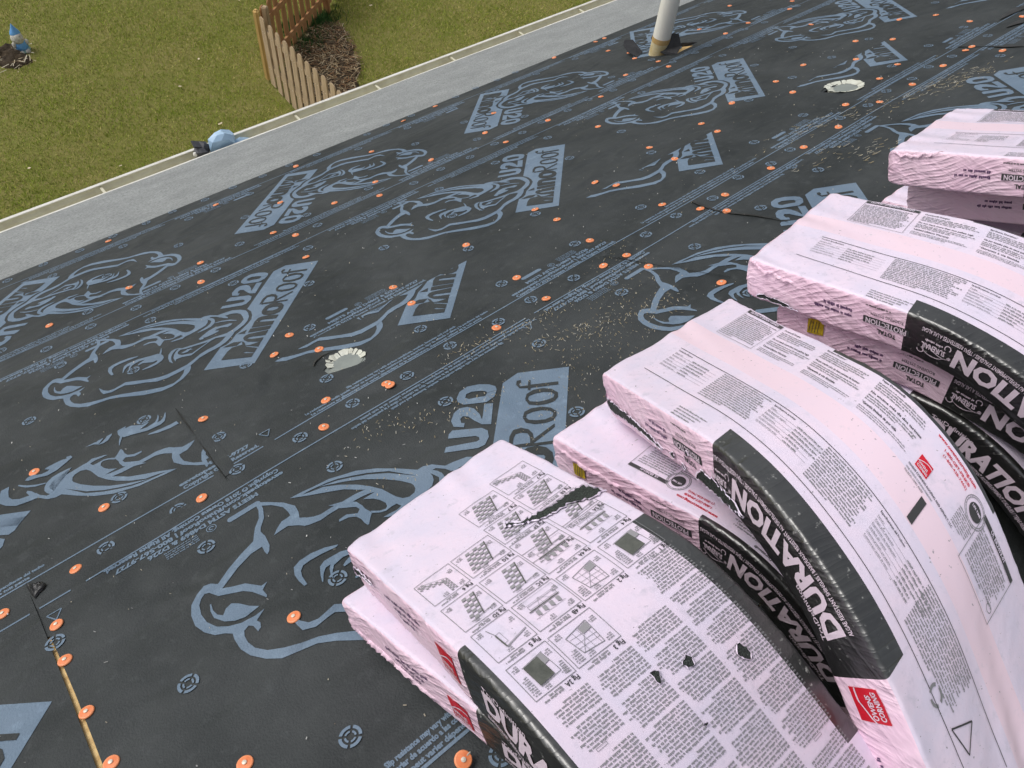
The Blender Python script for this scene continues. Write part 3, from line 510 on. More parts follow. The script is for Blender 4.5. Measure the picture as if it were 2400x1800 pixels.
tag(sh1, 'lowest black underlayment course with two rows of blue rhino prints next to the grey strip', 'underlayment', 'printed black underlayment')
sh2l = slab('underlayment_sheet', [(U0, 1.36), (.30, 1.36), (.30, 1.90), (.175, 1.945), (U0, 1.955)], [], .0026, .0032, None, M['felt'])
tag(sh2l, 'short middle underlayment piece left of the lapped end seam with an upside down rhino', 'underlayment', 'printed black underlayment')
sh2r = slab('underlayment_sheet', [SA[3], (U1, 1.36), (U1, 1.884), (1.2, 1.882), (.183, 1.905), SA[1], SA[2]], [H1, H2], .0034, .0044, None, M['felt'])
tag(sh2r, 'middle underlayment course with two cut round vent openings and cropped rhino prints', 'underlayment', 'printed black underlayment')
SB = [(-.259, 1.505), (-.2545, 1.42), (-.2490, 1.30), (-.2455, 1.18), (-.2440, 1.05), (-.243, .90), (-.241, RIDGE)]
SBL = [(-.2595, 1.505), (-.2575, 1.42), (-.2565, 1.36), (-.2560, 1.30), (-.2540, 1.18), (-.2530, 1.05), (-.2525, .90), (-.252, RIDGE)]
sh3r = slab('underlayment_sheet', list(reversed(SB)) + [(-.259, 1.503), (U1, 1.503), (U1, RIDGE)], [], .0046, .0054, None, M['felt'])
tag(sh3r, 'upper underlayment course under the pink bundles with the largest rhino print', 'underlayment', 'printed black underlayment')
sh3l = slab('underlayment_sheet', [(U0, RIDGE), (-.252, RIDGE)] + list(reversed(SBL[:-1])) + [(U0, 1.503)], [], .0046, .0058, None, M['felt'])
tag(sh3l, 'upper underlayment piece left of the open plywood seam in the near corner', 'underlayment', 'printed black underlayment')
N1, N2L, N2R, N3 = .0024, .0032, .0044, .0058
# covering of the far slope
pydata('underlayment_sheet', np.concatenate([BS(a[:, 0], a[:, 1], .004), BS(a[:, 0], a[:, 1], -.002)]), [(3, 2, 1, 0), (0, 1, 5, 4), (1, 2, 6, 5), (2, 3, 7, 6), (3, 0, 4, 7)], None, M['felt'])
tag(bpy.data.objects['underlayment_sheet.005'] if 'underlayment_sheet.005' in bpy.data.objects else COL.objects[-1], 'plain black underlayment beyond the ridge behind the camera', 'underlayment', 'printed black underlayment')

def flat(N): return lambda a, b, z: RP(a, b, N + .0007 + z)
S2 = math.sqrt(.5)
def arr(L): return [np.array(q, float).reshape(-1, 2) / 1000 for q in L]
HEAD_, U20_, PANEL_, DARK_ = arr(HEAD), arr(U20), arr(PANEL), arr(DARK)
def place(p, tr, flip, sc=1.):
    q = (-p if flip else p) * sc
    return np.c_[tr[0] + (q[:, 0] - q[:, 1]) * S2, tr[1] + (q[:, 0] + q[:, 1]) * S2]
def logo(sheet, N, tr, flip=False, clips=(), sc=1.):
    a, b, c = Print(), Print(), Print()
    for i, q in enumerate(HEAD_): a.poly(place(q, tr, flip, sc), z=.00003 * i)
    for q in U20_: a.poly(place(q, tr, flip, sc), z=.0004)
    for q in PANEL_: b.poly(place(q, tr, flip, sc), z=.0002)
    for i, q in enumerate(DARK_): c.poly(place(q, tr, flip, sc), z=.0010 + .00003 * i)
    for pr in (a, b, c):
        for co, no in clips: pr.clip(co, no)
    o = a.build('printed_logo', flat(N), sheet, M['ink'])
    if b.n: b.build('name_panel', flat(N), o or sheet, M['ink'])
    if c.n: c.build('lettering', flat(N), o or sheet, M['felt'])
for tr in ((-.367, 2.895), (.757, 2.90), (1.881, 2.91), (3.005, 2.934), (4.14, 2.93)): logo(sh1, N1, tr, True)
for tr in ((.844, 2.359), (1.983, 2.354), (3.146, 2.369), (4.33, 2.375)): logo(sh1, N1, tr)
for tr in ((1.314, 2.07), (2.498, 2.074), (3.697, 2.078), (4.89, 2.08)): logo(sh2r, N2R, tr, False, [((0, 1.880), (0, 1)), ((.185, 0), (-1, 0))])
logo(sh2l, N2L, (-.583, 1.78), True, [((0, 1.943), (0, 1)), ((.172, 1.55), (1, .03))], 1.04)
logo(sh3l, N3, (-.279, 1.201), False, [((-.2585, 0), (1, 0))], 1.05)
for tr in ((.925, 1.197), (2.12, 1.187), (3.31, 1.19)): logo(sh3r, N3, tr, sc=1.05)

# round nailing marks
mk = Print()
for i in range(4):
    a0 = math.pi / 2 * i + .13; mk.ring(0, 0, .0185, .0132, a0, a0 + math.pi / 2 - .26, 7); mk.ring(0, 0, .0098, .0066, a0 + .1, a0 + math.pi / 2 - .36, 5)
mk.dice_v = mk.verts(); mk_me = None
MK = np.array(MARKS).reshape(-1, 2)
for (uu, ff) in MK:
    sheet, N = (sh1, N1) if ff > 1.89 else ((sh2r, N2R) if uu > .175 else (sh2l, N2L)) if ff > 1.503 else ((sh3r, N3) if uu > -.25 else (sh3l, N3))
    if mk_me is None:
        vv = np.c_[mk.verts(), np.zeros(mk.n)]; mk_me = bpy.data.meshes.new('nail_mark'); mk_me.from_pydata([tuple(q) for q in vv], [], mk.f); mk_me.update(); mk_me.materials.append(M['ink'])
        BAS = Matrix(((1, 0, 0), (0, CT, ST), (0, -ST, CT))).to_4x4()
    o = bpy.data.objects.new('nail_mark', mk_me); COL.objects.link(o); o.parent = sheet
    o.matrix_basis = Matrix.Translation(Vector(RP(uu, ff, N + .0016))) @ BAS @ Matrix.Rotation(random.uniform(0, 1.5), 4, 'Z')

# edge lines and the small print along them
SLIP = [("Slip resistance may vary with surface conditions, weather, footwear and roof pitch", .125, .344),
        ("La resistencia al desliz puede variar de acuerdo a las condiciones de la superficie, tipo de calzado o clima y la pendiente del techo", .0, .572),
        ("La résistance au glissement peut varier dépendant de la température, chaussures utiliser et le toit pente", .01, .53)]
MEET = [("MEETS ASTM D4869 & D226", .07, .245), ("eavetopeak.com/RhinoRoof | 800-567-9727", .0, .378), ("Copyright © 2018 Owens Corning. All Rights Reserved.", .004, .39)]
def band(sheet, N, kind, u, f, rot=False, clips=(), sc=1.):
    """three-line notice; u is the block's left end, f the edge line it stands on"""
    p = Print(); lines = SLIP if kind == 'slip' else MEET; h = (.0086 if kind == 'slip' else .0122) * sc; pitch = (.0135 if kind == 'slip' else .0180) * sc
    W = .6 if kind == 'slip' else .40
    for i, (s, x, w) in enumerate(lines):
        y = .0075 + (2 - i) * pitch
        if rot: p.text(s, u + W - x, f - y, h, w, .05, math.pi)
        else: p.text(s, u + x, f + y, h, w, .05)
    if kind == 'meet':
        s = -1 if rot else 1; ox = u + (W if rot else 0)
        def P_(x, y): return (ox + s * x, f + s * y)
        pill = [P_(.085 + .0075 * math.cos(t) * (1) + (.06 if math.cos(t) > 0 else 0), .079 + .0075 * math.sin(t)) for t in np.linspace(.05, 2 * math.pi + .05, 18, endpoint=False)]
        p.poly(pill); c0 = P_(.185, .07); p.ring(c0[0], c0[1], .011, .0092); p.ring(c0[0], c0[1], .006, .003, 0, 5, 10)
        for i in range(4):
            q = P_(.215, .082 - i * .0065); p.greek(q[0], q[1], .075, .0038, math.pi if rot else 0)
    for co, no in clips: p.clip(co, no)
    p.build('printed_notice', flat(N), sheet, M['ink'])
def edge_line(sheet, N, f, u0, u1, w=.0042, seed=1, gaps=()):
    """printed line, wandering a little where the sheet is puckered"""
    us = np.arange(u0, u1, .03); y = f + .003 * np.sin(us * 3.1 + seed) + .002 * np.sin(us * 7.7 + 2 * seed); p = Print()
    for i in range(len(us) - 1):
        if any(us[i] <= g < us[i + 1] for g in gaps): p.build('printed_line', flat(N), sheet, M['ink']); p = Print(); continue
        p.add([(us[i], y[i] - w / 2), (us[i + 1], y[i + 1] - w / 2), (us[i + 1], y[i + 1] + w / 2), (us[i], y[i] + w / 2)], [(0, 1, 2, 3)])
    p.build('printed_line', flat(N), sheet, M['ink'])
edge_line(sh1, N1, 3.352, -1, 7, seed=1); edge_line(sh1, N1, 2.690, -1, 7, seed=2); edge_line(sh1, N1, 2.566, -1, 7, seed=3)
edge_line(sh2l, N2L, 1.552, -1.5, .155, seed=4); edge_line(sh2r, N2R, 1.552, .185, 7, seed=5, gaps=(.295,)); edge_line(sh3r, N3, 1.452, -.252, 7, seed=6, gaps=(-.19, 1.02)); edge_line(sh3l, N3, 1.452, -1.5, -.262, seed=6)
edge_line(sh3r, N3, .635, -.24, 3, .006, seed=7)
for kx in range(5):
    band(sh1, N1, 'meet', .66 + 1.13 * kx - 1.13, 3.352, True); band(sh1, N1, 'slip', .02 + 1.13 * kx - 1.13, 3.352, True)
    band(sh1, N1, 'meet', .27 + 1.135 * kx - 1.135, 2.690); band(sh1, N1, 'slip', .76 + 1.135 * kx - 1.135, 2.690)
    band(sh1, N1, 'slip', .26 + 1.14 * kx - 1.14, 2.566, True); band(sh1, N1, 'meet', -.16 + 1.14 * kx, 2.566, True)
    if kx < 4:
        band(sh2r, N2R, 'slip', .40 + 1.19 * kx, 1.552); band(sh2r, N2R, 'meet', 1.065 + 1.19 * (kx - 1), 1.552, False, [((.176, 0), (-1, 0))] if kx == 0 else ())
        band(sh3r, N3, 'meet', 1.056 + 1.19 * (kx - 1), 1.452, True); band(sh3r, N3, 'slip', .42 + 1.19 * kx, 1.452, True)
band(sh2l, N2L, 'slip', .40 - 1.19, 1.552); band(sh2l, N2L, 'meet', .079, 1.552, False, [((.166, 0), (1, 0))])
band(sh1, N1, 'meet', .585, 1.885)
band(sh3r, N3, 'slip', -.045, .638, False, (), 1.12)
# small triangular recycling marks
for (uu, ff) in ((.985, 1.418), (-.232, 1.405), (.30, 1.592)):
    p = Print()
    for i in range(3):
        a0 = math.pi * 2 / 3 * i + .5; p.line(uu + .016 * math.cos(a0), ff + .016 * math.sin(a0), uu + .016 * math.cos(a0 + 2.09), ff + .016 * math.sin(a0 + 2.09), .0026)
    p.build('recycling_mark', flat(N3), sh3r, M['ink'])


# lifted lip of the end lap, throwing a thin shadow
lip = np.array([(.1805, 1.88, 0), (.1795, 1.80, .004), (.178, 1.72, .006), (.1745, 1.64, .004), (.171, 1.58, .005), (.169, 1.52, .002)])
v = []; f = []
for uu, ff, zz in lip: v += [tuple(RP(uu - .004, ff, N2R - .0003 + zz)), tuple(RP(uu + .03, ff, N2R + .0003 + zz * .1))]
for i in range(len(lip) - 1): f.append((2 * i, 2 * i + 1, 2 * i + 3, 2 * i + 2))
tag(pydata('lifted_edge', v, f, sh2r, M['felt']), 'curled edge of the lapped seam')

# torn slit lines, as ragged black strips of bare felt, and one painted seam shadow
def strip(sheet, name, pts, N, material):
    n = len(pts); v = []; f = []
    for i, (uu, ff, w) in enumerate(pts):
        a_, b_ = pts[max(0, i - 1)], pts[min(n - 1, i + 1)]; d = math.hypot(b_[0] - a_[0], b_[1] - a_[1]); nx_, ny_ = -(b_[1] - a_[1]) / d, (b_[0] - a_[0]) / d
        v += [tuple(RP(uu + nx_ * w / 2, ff + ny_ * w / 2, N)), tuple(RP(uu - nx_ * w / 2, ff - ny_ * w / 2, N + .002))]
    for i in range(n - 1): f.append((2 * i, 2 * i + 1, 2 * i + 3, 2 * i + 2))
    return pydata(name, v, f, sheet, material)
strip(sh2r, 'seam_shadow_strip', [(.181, 1.90, .001), (.1785, 1.86, .004), (.177, 1.80, .005), (.1755, 1.72, .002), (.172, 1.66, .005), (.169, 1.60, .003), (.1665, 1.54, .003), (.165, 1.50, .001)], N2R + .0035, M['rubber'])  # black strip laid along the end lap in place of its shadow
strip(sh3r, 'torn_slit', [(1.785, 1.54, .012), (1.775, 1.50, .014), (1.764, 1.43, .010), (1.768, 1.39, .004), (1.772, 1.375, .012), (1.79, 1.31, .012), (1.797, 1.25, .006), (1.80, 1.20, .003)], N3 + .002, M['rubber'])
strip(sh3r, 'torn_slit', [(1.365, 1.52, .002), (1.385, 1.48, .004), (1.39, 1.44, .005), (1.41, 1.36, .003), (1.43, 1.26, .002), (1.46, 1.14, .002)], N3 + .002, M['rubber'])
strip(sh3r, 'torn_slit', [(3.476, 1.546, .018), (3.487, 1.50, .006), (3.495, 1.445, .010), (3.503, 1.394, .024), (3.512, 1.36, .030), (3.522, 1.32, .010), (3.53, 1.25, .006)], N3 + .002, M['rubber'])
strip(sh2r, 'torn_slit', [(3.88, 1.566, .004), (3.95, 1.572, .03), (4.05, 1.568, .05), (4.12, 1.561, .02), (4.4, 1.55, .01)], N2R + .003, M['rubber'])
strip(sh3r, 'torn_slit', [(3.765, 1.487, .008), (3.81, 1.482, .030), (3.85, 1.47, .05), (3.92, 1.45, .04), (4.0, 1.43, .01)], N3 + .003, M['rubber'])
strip(sh2r, 'torn_slit', [(.516, 1.756, .002), (.524, 1.768, .006), (.535, 1.777, .008), (.557, 1.785, .006), (.578, 1.783, .003), (.596, 1.775, .001)], N2R + .003, M['rubber'])

# tar patch where the near seam starts, plus its bare plywood line
tarp = np.array([(-.26, 1.544), (-.25, 1.535), (-.243, 1.528), (-.231, 1.521), (-.226, 1.505), (-.232, 1.495), (-.242, 1.492), (-.254, 1.481), (-.258, 1.51)])
bm = bmesh.new(); c0 = tarp.mean(0); N0 = N3 + .002; vs = []
for rr, hh in ((1.0, 0), (.8, .004), (.55, .006), (.28, .007)):
    vs.append([bm.verts.new(tuple(RP(*(c0 + (q - c0) * rr * random.uniform(.93, 1.07)), N0 + hh * random.uniform(.5, 1.5)))) for q in tarp])
for A_, B_ in zip(vs[:-1], vs[1:]):
    for i in range(len(tarp)): bm.faces.new((A_[i], A_[(i + 1) % 9], B_[(i + 1) % 9], B_[i]))
bm.faces.new(vs[-1]); tp = bm_obj('tar_patch', bm, None, M['tar']); tag(tp, 'shiny black tar smear at the top of the open seam', 'tar')

# ------------------------------------------------------------------ cut vent openings
def vent(name, C, r, rim, label, n_tab, N, lo, span=(0, 6.2), pl=.99):
    root = empty(name, Vector(RP(C[0], C[1], -.02))); tag(root, label, 'vent')
    k = 36; v = []; f = []
    for z in (N - .002, -.05, -.16):
        for i in range(k): a_ = 2 * math.pi * i / k; v.append(tuple(RP(C[0] + r * math.cos(a_), C[1] + r * math.sin(a_), z)))
    for j in range(2):
        for i in range(k): f.append((j * k + i, j * k + (i + 1) % k, (j + 1) * k + (i + 1) % k, (j + 1) * k + i))
    pydata('duct', v, f, root, M['duct'], True)
    pydata('damper_plate', [tuple(RP(C[0] + r * pl * math.cos(2 * math.pi * i / k), C[1] + r * pl * math.sin(2 * math.pi * i / k), lo)) for i in range(k)], [tuple(range(k))], root, M['damper'])
    t = span[0]
    while t < span[1]:
        dt = random.uniform(.5, 1.5) * 2 * math.pi / n_tab; a0, a1 = t + random.uniform(-.03, .05), t + dt - random.uniform(.0, .06); ro = r * random.uniform(1.06, 1.22); ri = r * random.uniform(.66, .82)
        am = (a0 + a1) / 2
        q = [RP(C[0] + ro * math.cos(a0), C[1] + ro * math.sin(a0), N + .003), RP(C[0] + ro * 1.04 * math.cos(am), C[1] + ro * 1.04 * math.sin(am), N + random.uniform(.002, .008)), RP(C[0] + ro * math.cos(a1), C[1] + ro * math.sin(a1), N + .003),
             RP(C[0] + ri * math.cos(a1), C[1] + ri * math.sin(a1), N - .003), RP(C[0] + ri * math.cos(am), C[1] + ri * math.sin(am), N - .004), RP(C[0] + ri * math.cos(a0), C[1] + ri * math.sin(a0), N - .003)]
        pydata('flange_tab', [tuple(p_) for p_ in q], [(0, 1, 4, 5), (1, 2, 3, 4)], root, M['duct'])
        t += dt
    return root
vent('vent_opening', (.588, 1.708), .047, H1, 'nearer cut round vent opening with grey plate and white tabs', 15, N2R, .001, (-.55, 2.5), 1.42)
vent('vent_opening', (2.905, 1.703), .064, H2, 'farther cut round vent opening ringed with ragged white tabs', 15, N2R, .000)

# ------------------------------------------------------------------ plumbing vent pipe
PB = Vector(RP(3.112, 2.868, 0)); pr = .045
pipe = empty('vent_pipe', PB); tag(pipe, 'white plastic plumbing vent pipe standing through torn underlayment', 'pipe')
def tube(name, z0, z1, r0, material, parent, k=32, cap=False, r1=None):
    v = []; r1 = r1 or r0
    for z, r_ in ((z0, r0), (z1, r1)):
        for i in range(k): a_ = 2 * math.pi * i / k; v.append((PB.x + r_ * math.cos(a_), PB.y + r_ * math.sin(a_), PB.z + z))
    f = [(i, (i + 1) % k, k + (i + 1) % k, k + i) for i in range(k)]
    if cap: f.append(tuple(range(k, 2 * k)))
    return pydata(name, v, f, parent, material, True)
tube('lower_pipe', -.35, .072, pr, M['pvc_dirty'], pipe); tube('rust_band', .070, .096, pr + .0012, M['tan'], pipe); tube('shaft', .072, .40, pr, M['pvc'], pipe)
tube('shaft', .40, .62, pr + .006, M['pvc'], pipe); tube('shaft', .395, .405, pr, M['pvc_dirty'], pipe, r1=pr + .006)
def flap(name, pts, parent, material, th=.002):
    n = len(pts); v = [tuple(RP(*q)) for q in pts] + [tuple(RP(q[0], q[1], q[2] - th)) for q in pts]
    return pydata(name, v, [tuple(range(n)), tuple(range(2 * n - 1, n - 1, -1))] + [(i, (i + 1) % n, (i + 1) % n + n, i + n) for i in range(n)], parent, material)
flap('torn_flap', [(3.03, 2.93, .004), (3.02, 2.985, .03), (3.04, 3.035, .055), (3.08, 3.06, .07), (3.12, 3.04, .06), (3.10, 2.96, .01)], sh1, M['rubber'])
flap('torn_flap', [(3.095, 2.80, .006), (3.075, 2.835, .03), (3.10, 2.815, .075), (3.15, 2.79, .095), (3.175, 2.775, .085), (3.165, 2.755, .03), (3.13, 2.755, .004)], sh1, M['rubber'])
flap('torn_flap', [(3.19, 2.885, .003), (3.25, 2.82, .02), (3.30, 2.765, .012), (3.27, 2.80, .002)], sh1, M['rubber'])

# ------------------------------------------------------------------ orange cap nails
def cap_mesh():
    bm = bmesh.new(); k = 28; pr_ = [(.0, .0035), (.0085, .0034), (.0105, .0028), (.0114, .0029), (.0126, .0018), (.0130, .0006), (.0128, 0)]; rings = []
    for r_, z in pr_[1:]: rings.append([bm.verts.new((r_ * math.cos(2 * math.pi * i / k), r_ * math.sin(2 * math.pi * i / k), z)) for i in range(k)])
    for A_, B_ in zip(rings[:-1], rings[1:]):
        for i in range(k): bm.faces.new((A_[i], B_[i], B_[(i + 1) % k], A_[(i + 1) % k]))
    bm.faces.new(rings[0]); me = bpy.data.meshes.new('cap'); bm.to_mesh(me); bm.free()
    me.polygons.foreach_set('use_smooth', [True] * len(me.polygons)); me.materials.append(M['orange']); me.materials.append(M['orange_rim'])
    for i, pl in enumerate(me.polygons):
        c = pl.center; pl.material_index = 1 if .0106 < math.hypot(c.x, c.y) else 0
    return me
def head_mesh():
    k = 14; v = [(.0036 * math.cos(2 * math.pi * i / k), .0036 * math.sin(2 * math.pi * i / k), z) for z in (.0034, .0052) for i in range(k)] + [(0, 0, .0058)]
    f = [(i, (i + 1) % k, k + (i + 1) % k, k + i) for i in range(k)] + [(k + i, k + (i + 1) % k, 2 * k) for i in range(k)]
    me = bpy.data.meshes.new('nail_head'); me.from_pydata(v, [], f); me.update(); me.materials.append(M['nail']); return me
cm, hm = cap_mesh(), head_mesh()
ORD = 'first second third fourth fifth sixth seventh eighth ninth tenth eleventh twelfth thirteenth fourteenth fifteenth sixteenth seventeenth eighteenth nineteenth twentieth'.split()
ROWS = ((3.2, 'beside the grey eave strip'), (2.82, 'among the upside down rhino prints'), (2.45, 'on the print lines between the two rhino rows'), (2.0, 'among the upright rhino prints'), (1.66, 'among the cropped prints of the middle course'), (1.503, 'just above the middle pair of print lines'), (1.36, 'just below the middle pair of print lines'), (-1, 'on the upper course'))
CP = np.array(CAPS).reshape(-1, 2); GRP = 'orange cap nails over the underlayment'
for i, (uu, ff) in enumerate(CP):
    N = N1 if ff > 1.89 else (N2R if uu > .175 else N2L) if ff > 1.503 else N3
    o = empty('cap_nail', (0, 0, 0)); lifted = (uu, ff) == tuple(CP[-1]); seam = abs(uu + .25) < .02 and ff < 1.45
    tl = Matrix.Rotation(random.gauss(0, .07), 4, 'X') @ Matrix.Rotation(random.gauss(0, .07), 4, 'Y')
    pair = abs(uu - CP[:, 0]) + abs(ff - CP[:, 1]); dbl = np.sum(pair < .03) > 1
    if lifted: tl = Matrix.Rotation(.5, 4, 'X'); N += .014
    o.matrix_world = Matrix.Translation(Vector(RP(uu, ff, N + .0006 + (.0032 if dbl and i % 2 else 0)))) @ BAS @ tl
    ri = next(j for j, (lo, _) in enumerate(ROWS) if ff > lo); hi = ROWS[ri - 1][0] if ri else 99
    rank = int(np.sum((CP[:, 1] > ROWS[ri][0]) & (CP[:, 1] <= hi) & (CP[:, 0] < uu)))
    cnt = int(np.sum((CP[:, 1] > ROWS[ri][0]) & (CP[:, 1] <= hi)))
    lab = '%s orange cap nail from the %s %s' % (ORD[rank if rank < 18 else cnt - 1 - rank], 'left' if rank < 18 else 'right', ROWS[ri][1])
    if lifted: lab = 'tilted orange cap nail with its shank sticking up beside the front bundle'
    elif seam: lab = '%s orange cap nail down the pale plywood line of the near seam' % ORD[int(np.sum((np.abs(CP[:, 0] + .25) < .02) & (CP[:, 1] < 1.45) & (CP[:, 1] > ff)))]
    elif dbl: lab = ('lower' if i % 2 else 'upper') + ' of two overlapping orange cap nails near the vent opening'
    tag(o, lab, 'cap nail', GRP)
    for nm, me in (('cap', cm), ('nail_head', hm)):
        c = bpy.data.objects.new(nm, me); COL.objects.link(c); c.parent = o
    if lifted:
        c = bpy.data.objects.new('nail_shank', hm); COL.objects.link(c); c.parent = o; c.scale = (.35, .35, 10); c.rotation_euler = (0, .1, 0)

# ------------------------------------------------------------------ wood shavings and specks blown over the underlayment
def roof_litter(name, c, k, su, sf, ln0, ln1, w0, w1, pal, ang=None):
    c = np.array(c); i = rng.integers(0, len(c), k); uu = c[i, 0] + rng.normal(size=k) * su; ff = c[i, 1] + rng.normal(size=k) * sf
    ok = (ff > .6) & (ff < 3.4); uu, ff = uu[ok], ff[ok]; k = len(uu)
    a_ = rng.uniform(0, math.pi, k) if ang is None else rng.normal(ang, .5, k); ln = rng.uniform(ln0, ln1, k) * rng.uniform(.4, 1, k); w = rng.uniform(w0, w1, k)
    P = []; n0 = .0075 + rng.uniform(0, .003, k)
    for p_, q_ in ((-.5, -.5), (.5, -.5), (.5, .5), (-.5, .5)):
        P.append(RP(uu + np.cos(a_) * ln * p_ - np.sin(a_) * w * q_, ff + np.sin(a_) * ln * p_ + np.cos(a_) * w * q_, n0 + .002 * p_))
    P = np.stack(P, 1).reshape(-1, 3); me = bpy.data.meshes.new(name); me.from_pydata([tuple(v_) for v_ in P], [], [(4 * j, 4 * j + 1, 4 * j + 2, 4 * j + 3) for j in range(k)]); me.update()
    cols = np.array(pal)[rng.integers(0, len(pal), k)] * rng.uniform(.55, 1.1, (k, 1))
    at = me.color_attributes.new('Col', 'FLOAT_COLOR', 'POINT'); at.data.foreach_set('color', np.repeat(np.c_[cols, np.ones(k)], 4, 0).ravel())
    return new_obj(name, me, None, M['straw'])
PALE = [(.55, .46, .28), (.62, .55, .40), (.42, .33, .18), (.6, .58, .5)]
tr1 = [(.78 + .06 * i, 1.47 - .012 * i) for i in range(6)] + [(.95 + .05 * i, 1.33 - .022 * i) for i in range(8)]
tag(roof_litter('wood_shavings', tr1, 330, .035, .020, .003, .014, .0005, .0014, PALE), 'trail of pale wood shavings between the prints and the second bundle', 'shavings', kind='stuff')
tag(roof_litter('wood_shavings', [(1.15, 1.17), (1.05, 1.22), (.95, 1.12), (.86, 1.2), (.8, 1.05), (1.2, 1.28), (1.3, 1.4), (1.36, 1.46)], 620, .08, .06, .0015, .007, .0004, .0012, PALE), 'fine wood dust scattered in front of the second bundle', 'shavings', kind='stuff')
tr2 = [(2.35 + .09 * i, 1.60 - .03 * i) for i in range(9)] + [(2.95 + .06 * i, 1.40 - .02 * i) for i in range(6)] + [(2.2 + .05 * i, 1.42 - .05 * i) for i in range(5)]
tag(roof_litter('wood_shavings', tr2, 330, .07, .022, .006, .034, .0007, .0020, PALE, -.6), 'streaks of yellow shavings near the far stack', 'shavings', kind='stuff')
tag(roof_litter('wood_shavings', [(.49, 1.38), (.55, 1.33), (.62, 1.28), (.42, 1.2), (.7, 1.25)], 150, .04, .02, .003, .010, .0005, .0013, PALE), 'thin sprinkle of shavings left of the large blue letters', 'shavings', kind='stuff')
tag(roof_litter('pale_specks', [(u_, f_) for u_ in np.arange(-.4, 3.6, .4) for f_ in np.arange(.8, 2.6, .4)], 900, .16, .16, .0015, .006, .0008, .0022, [(.6, .6, .58), (.5, .45, .35)]), 'tiny pale chips peppered over the underlayment', 'specks', kind='stuff')
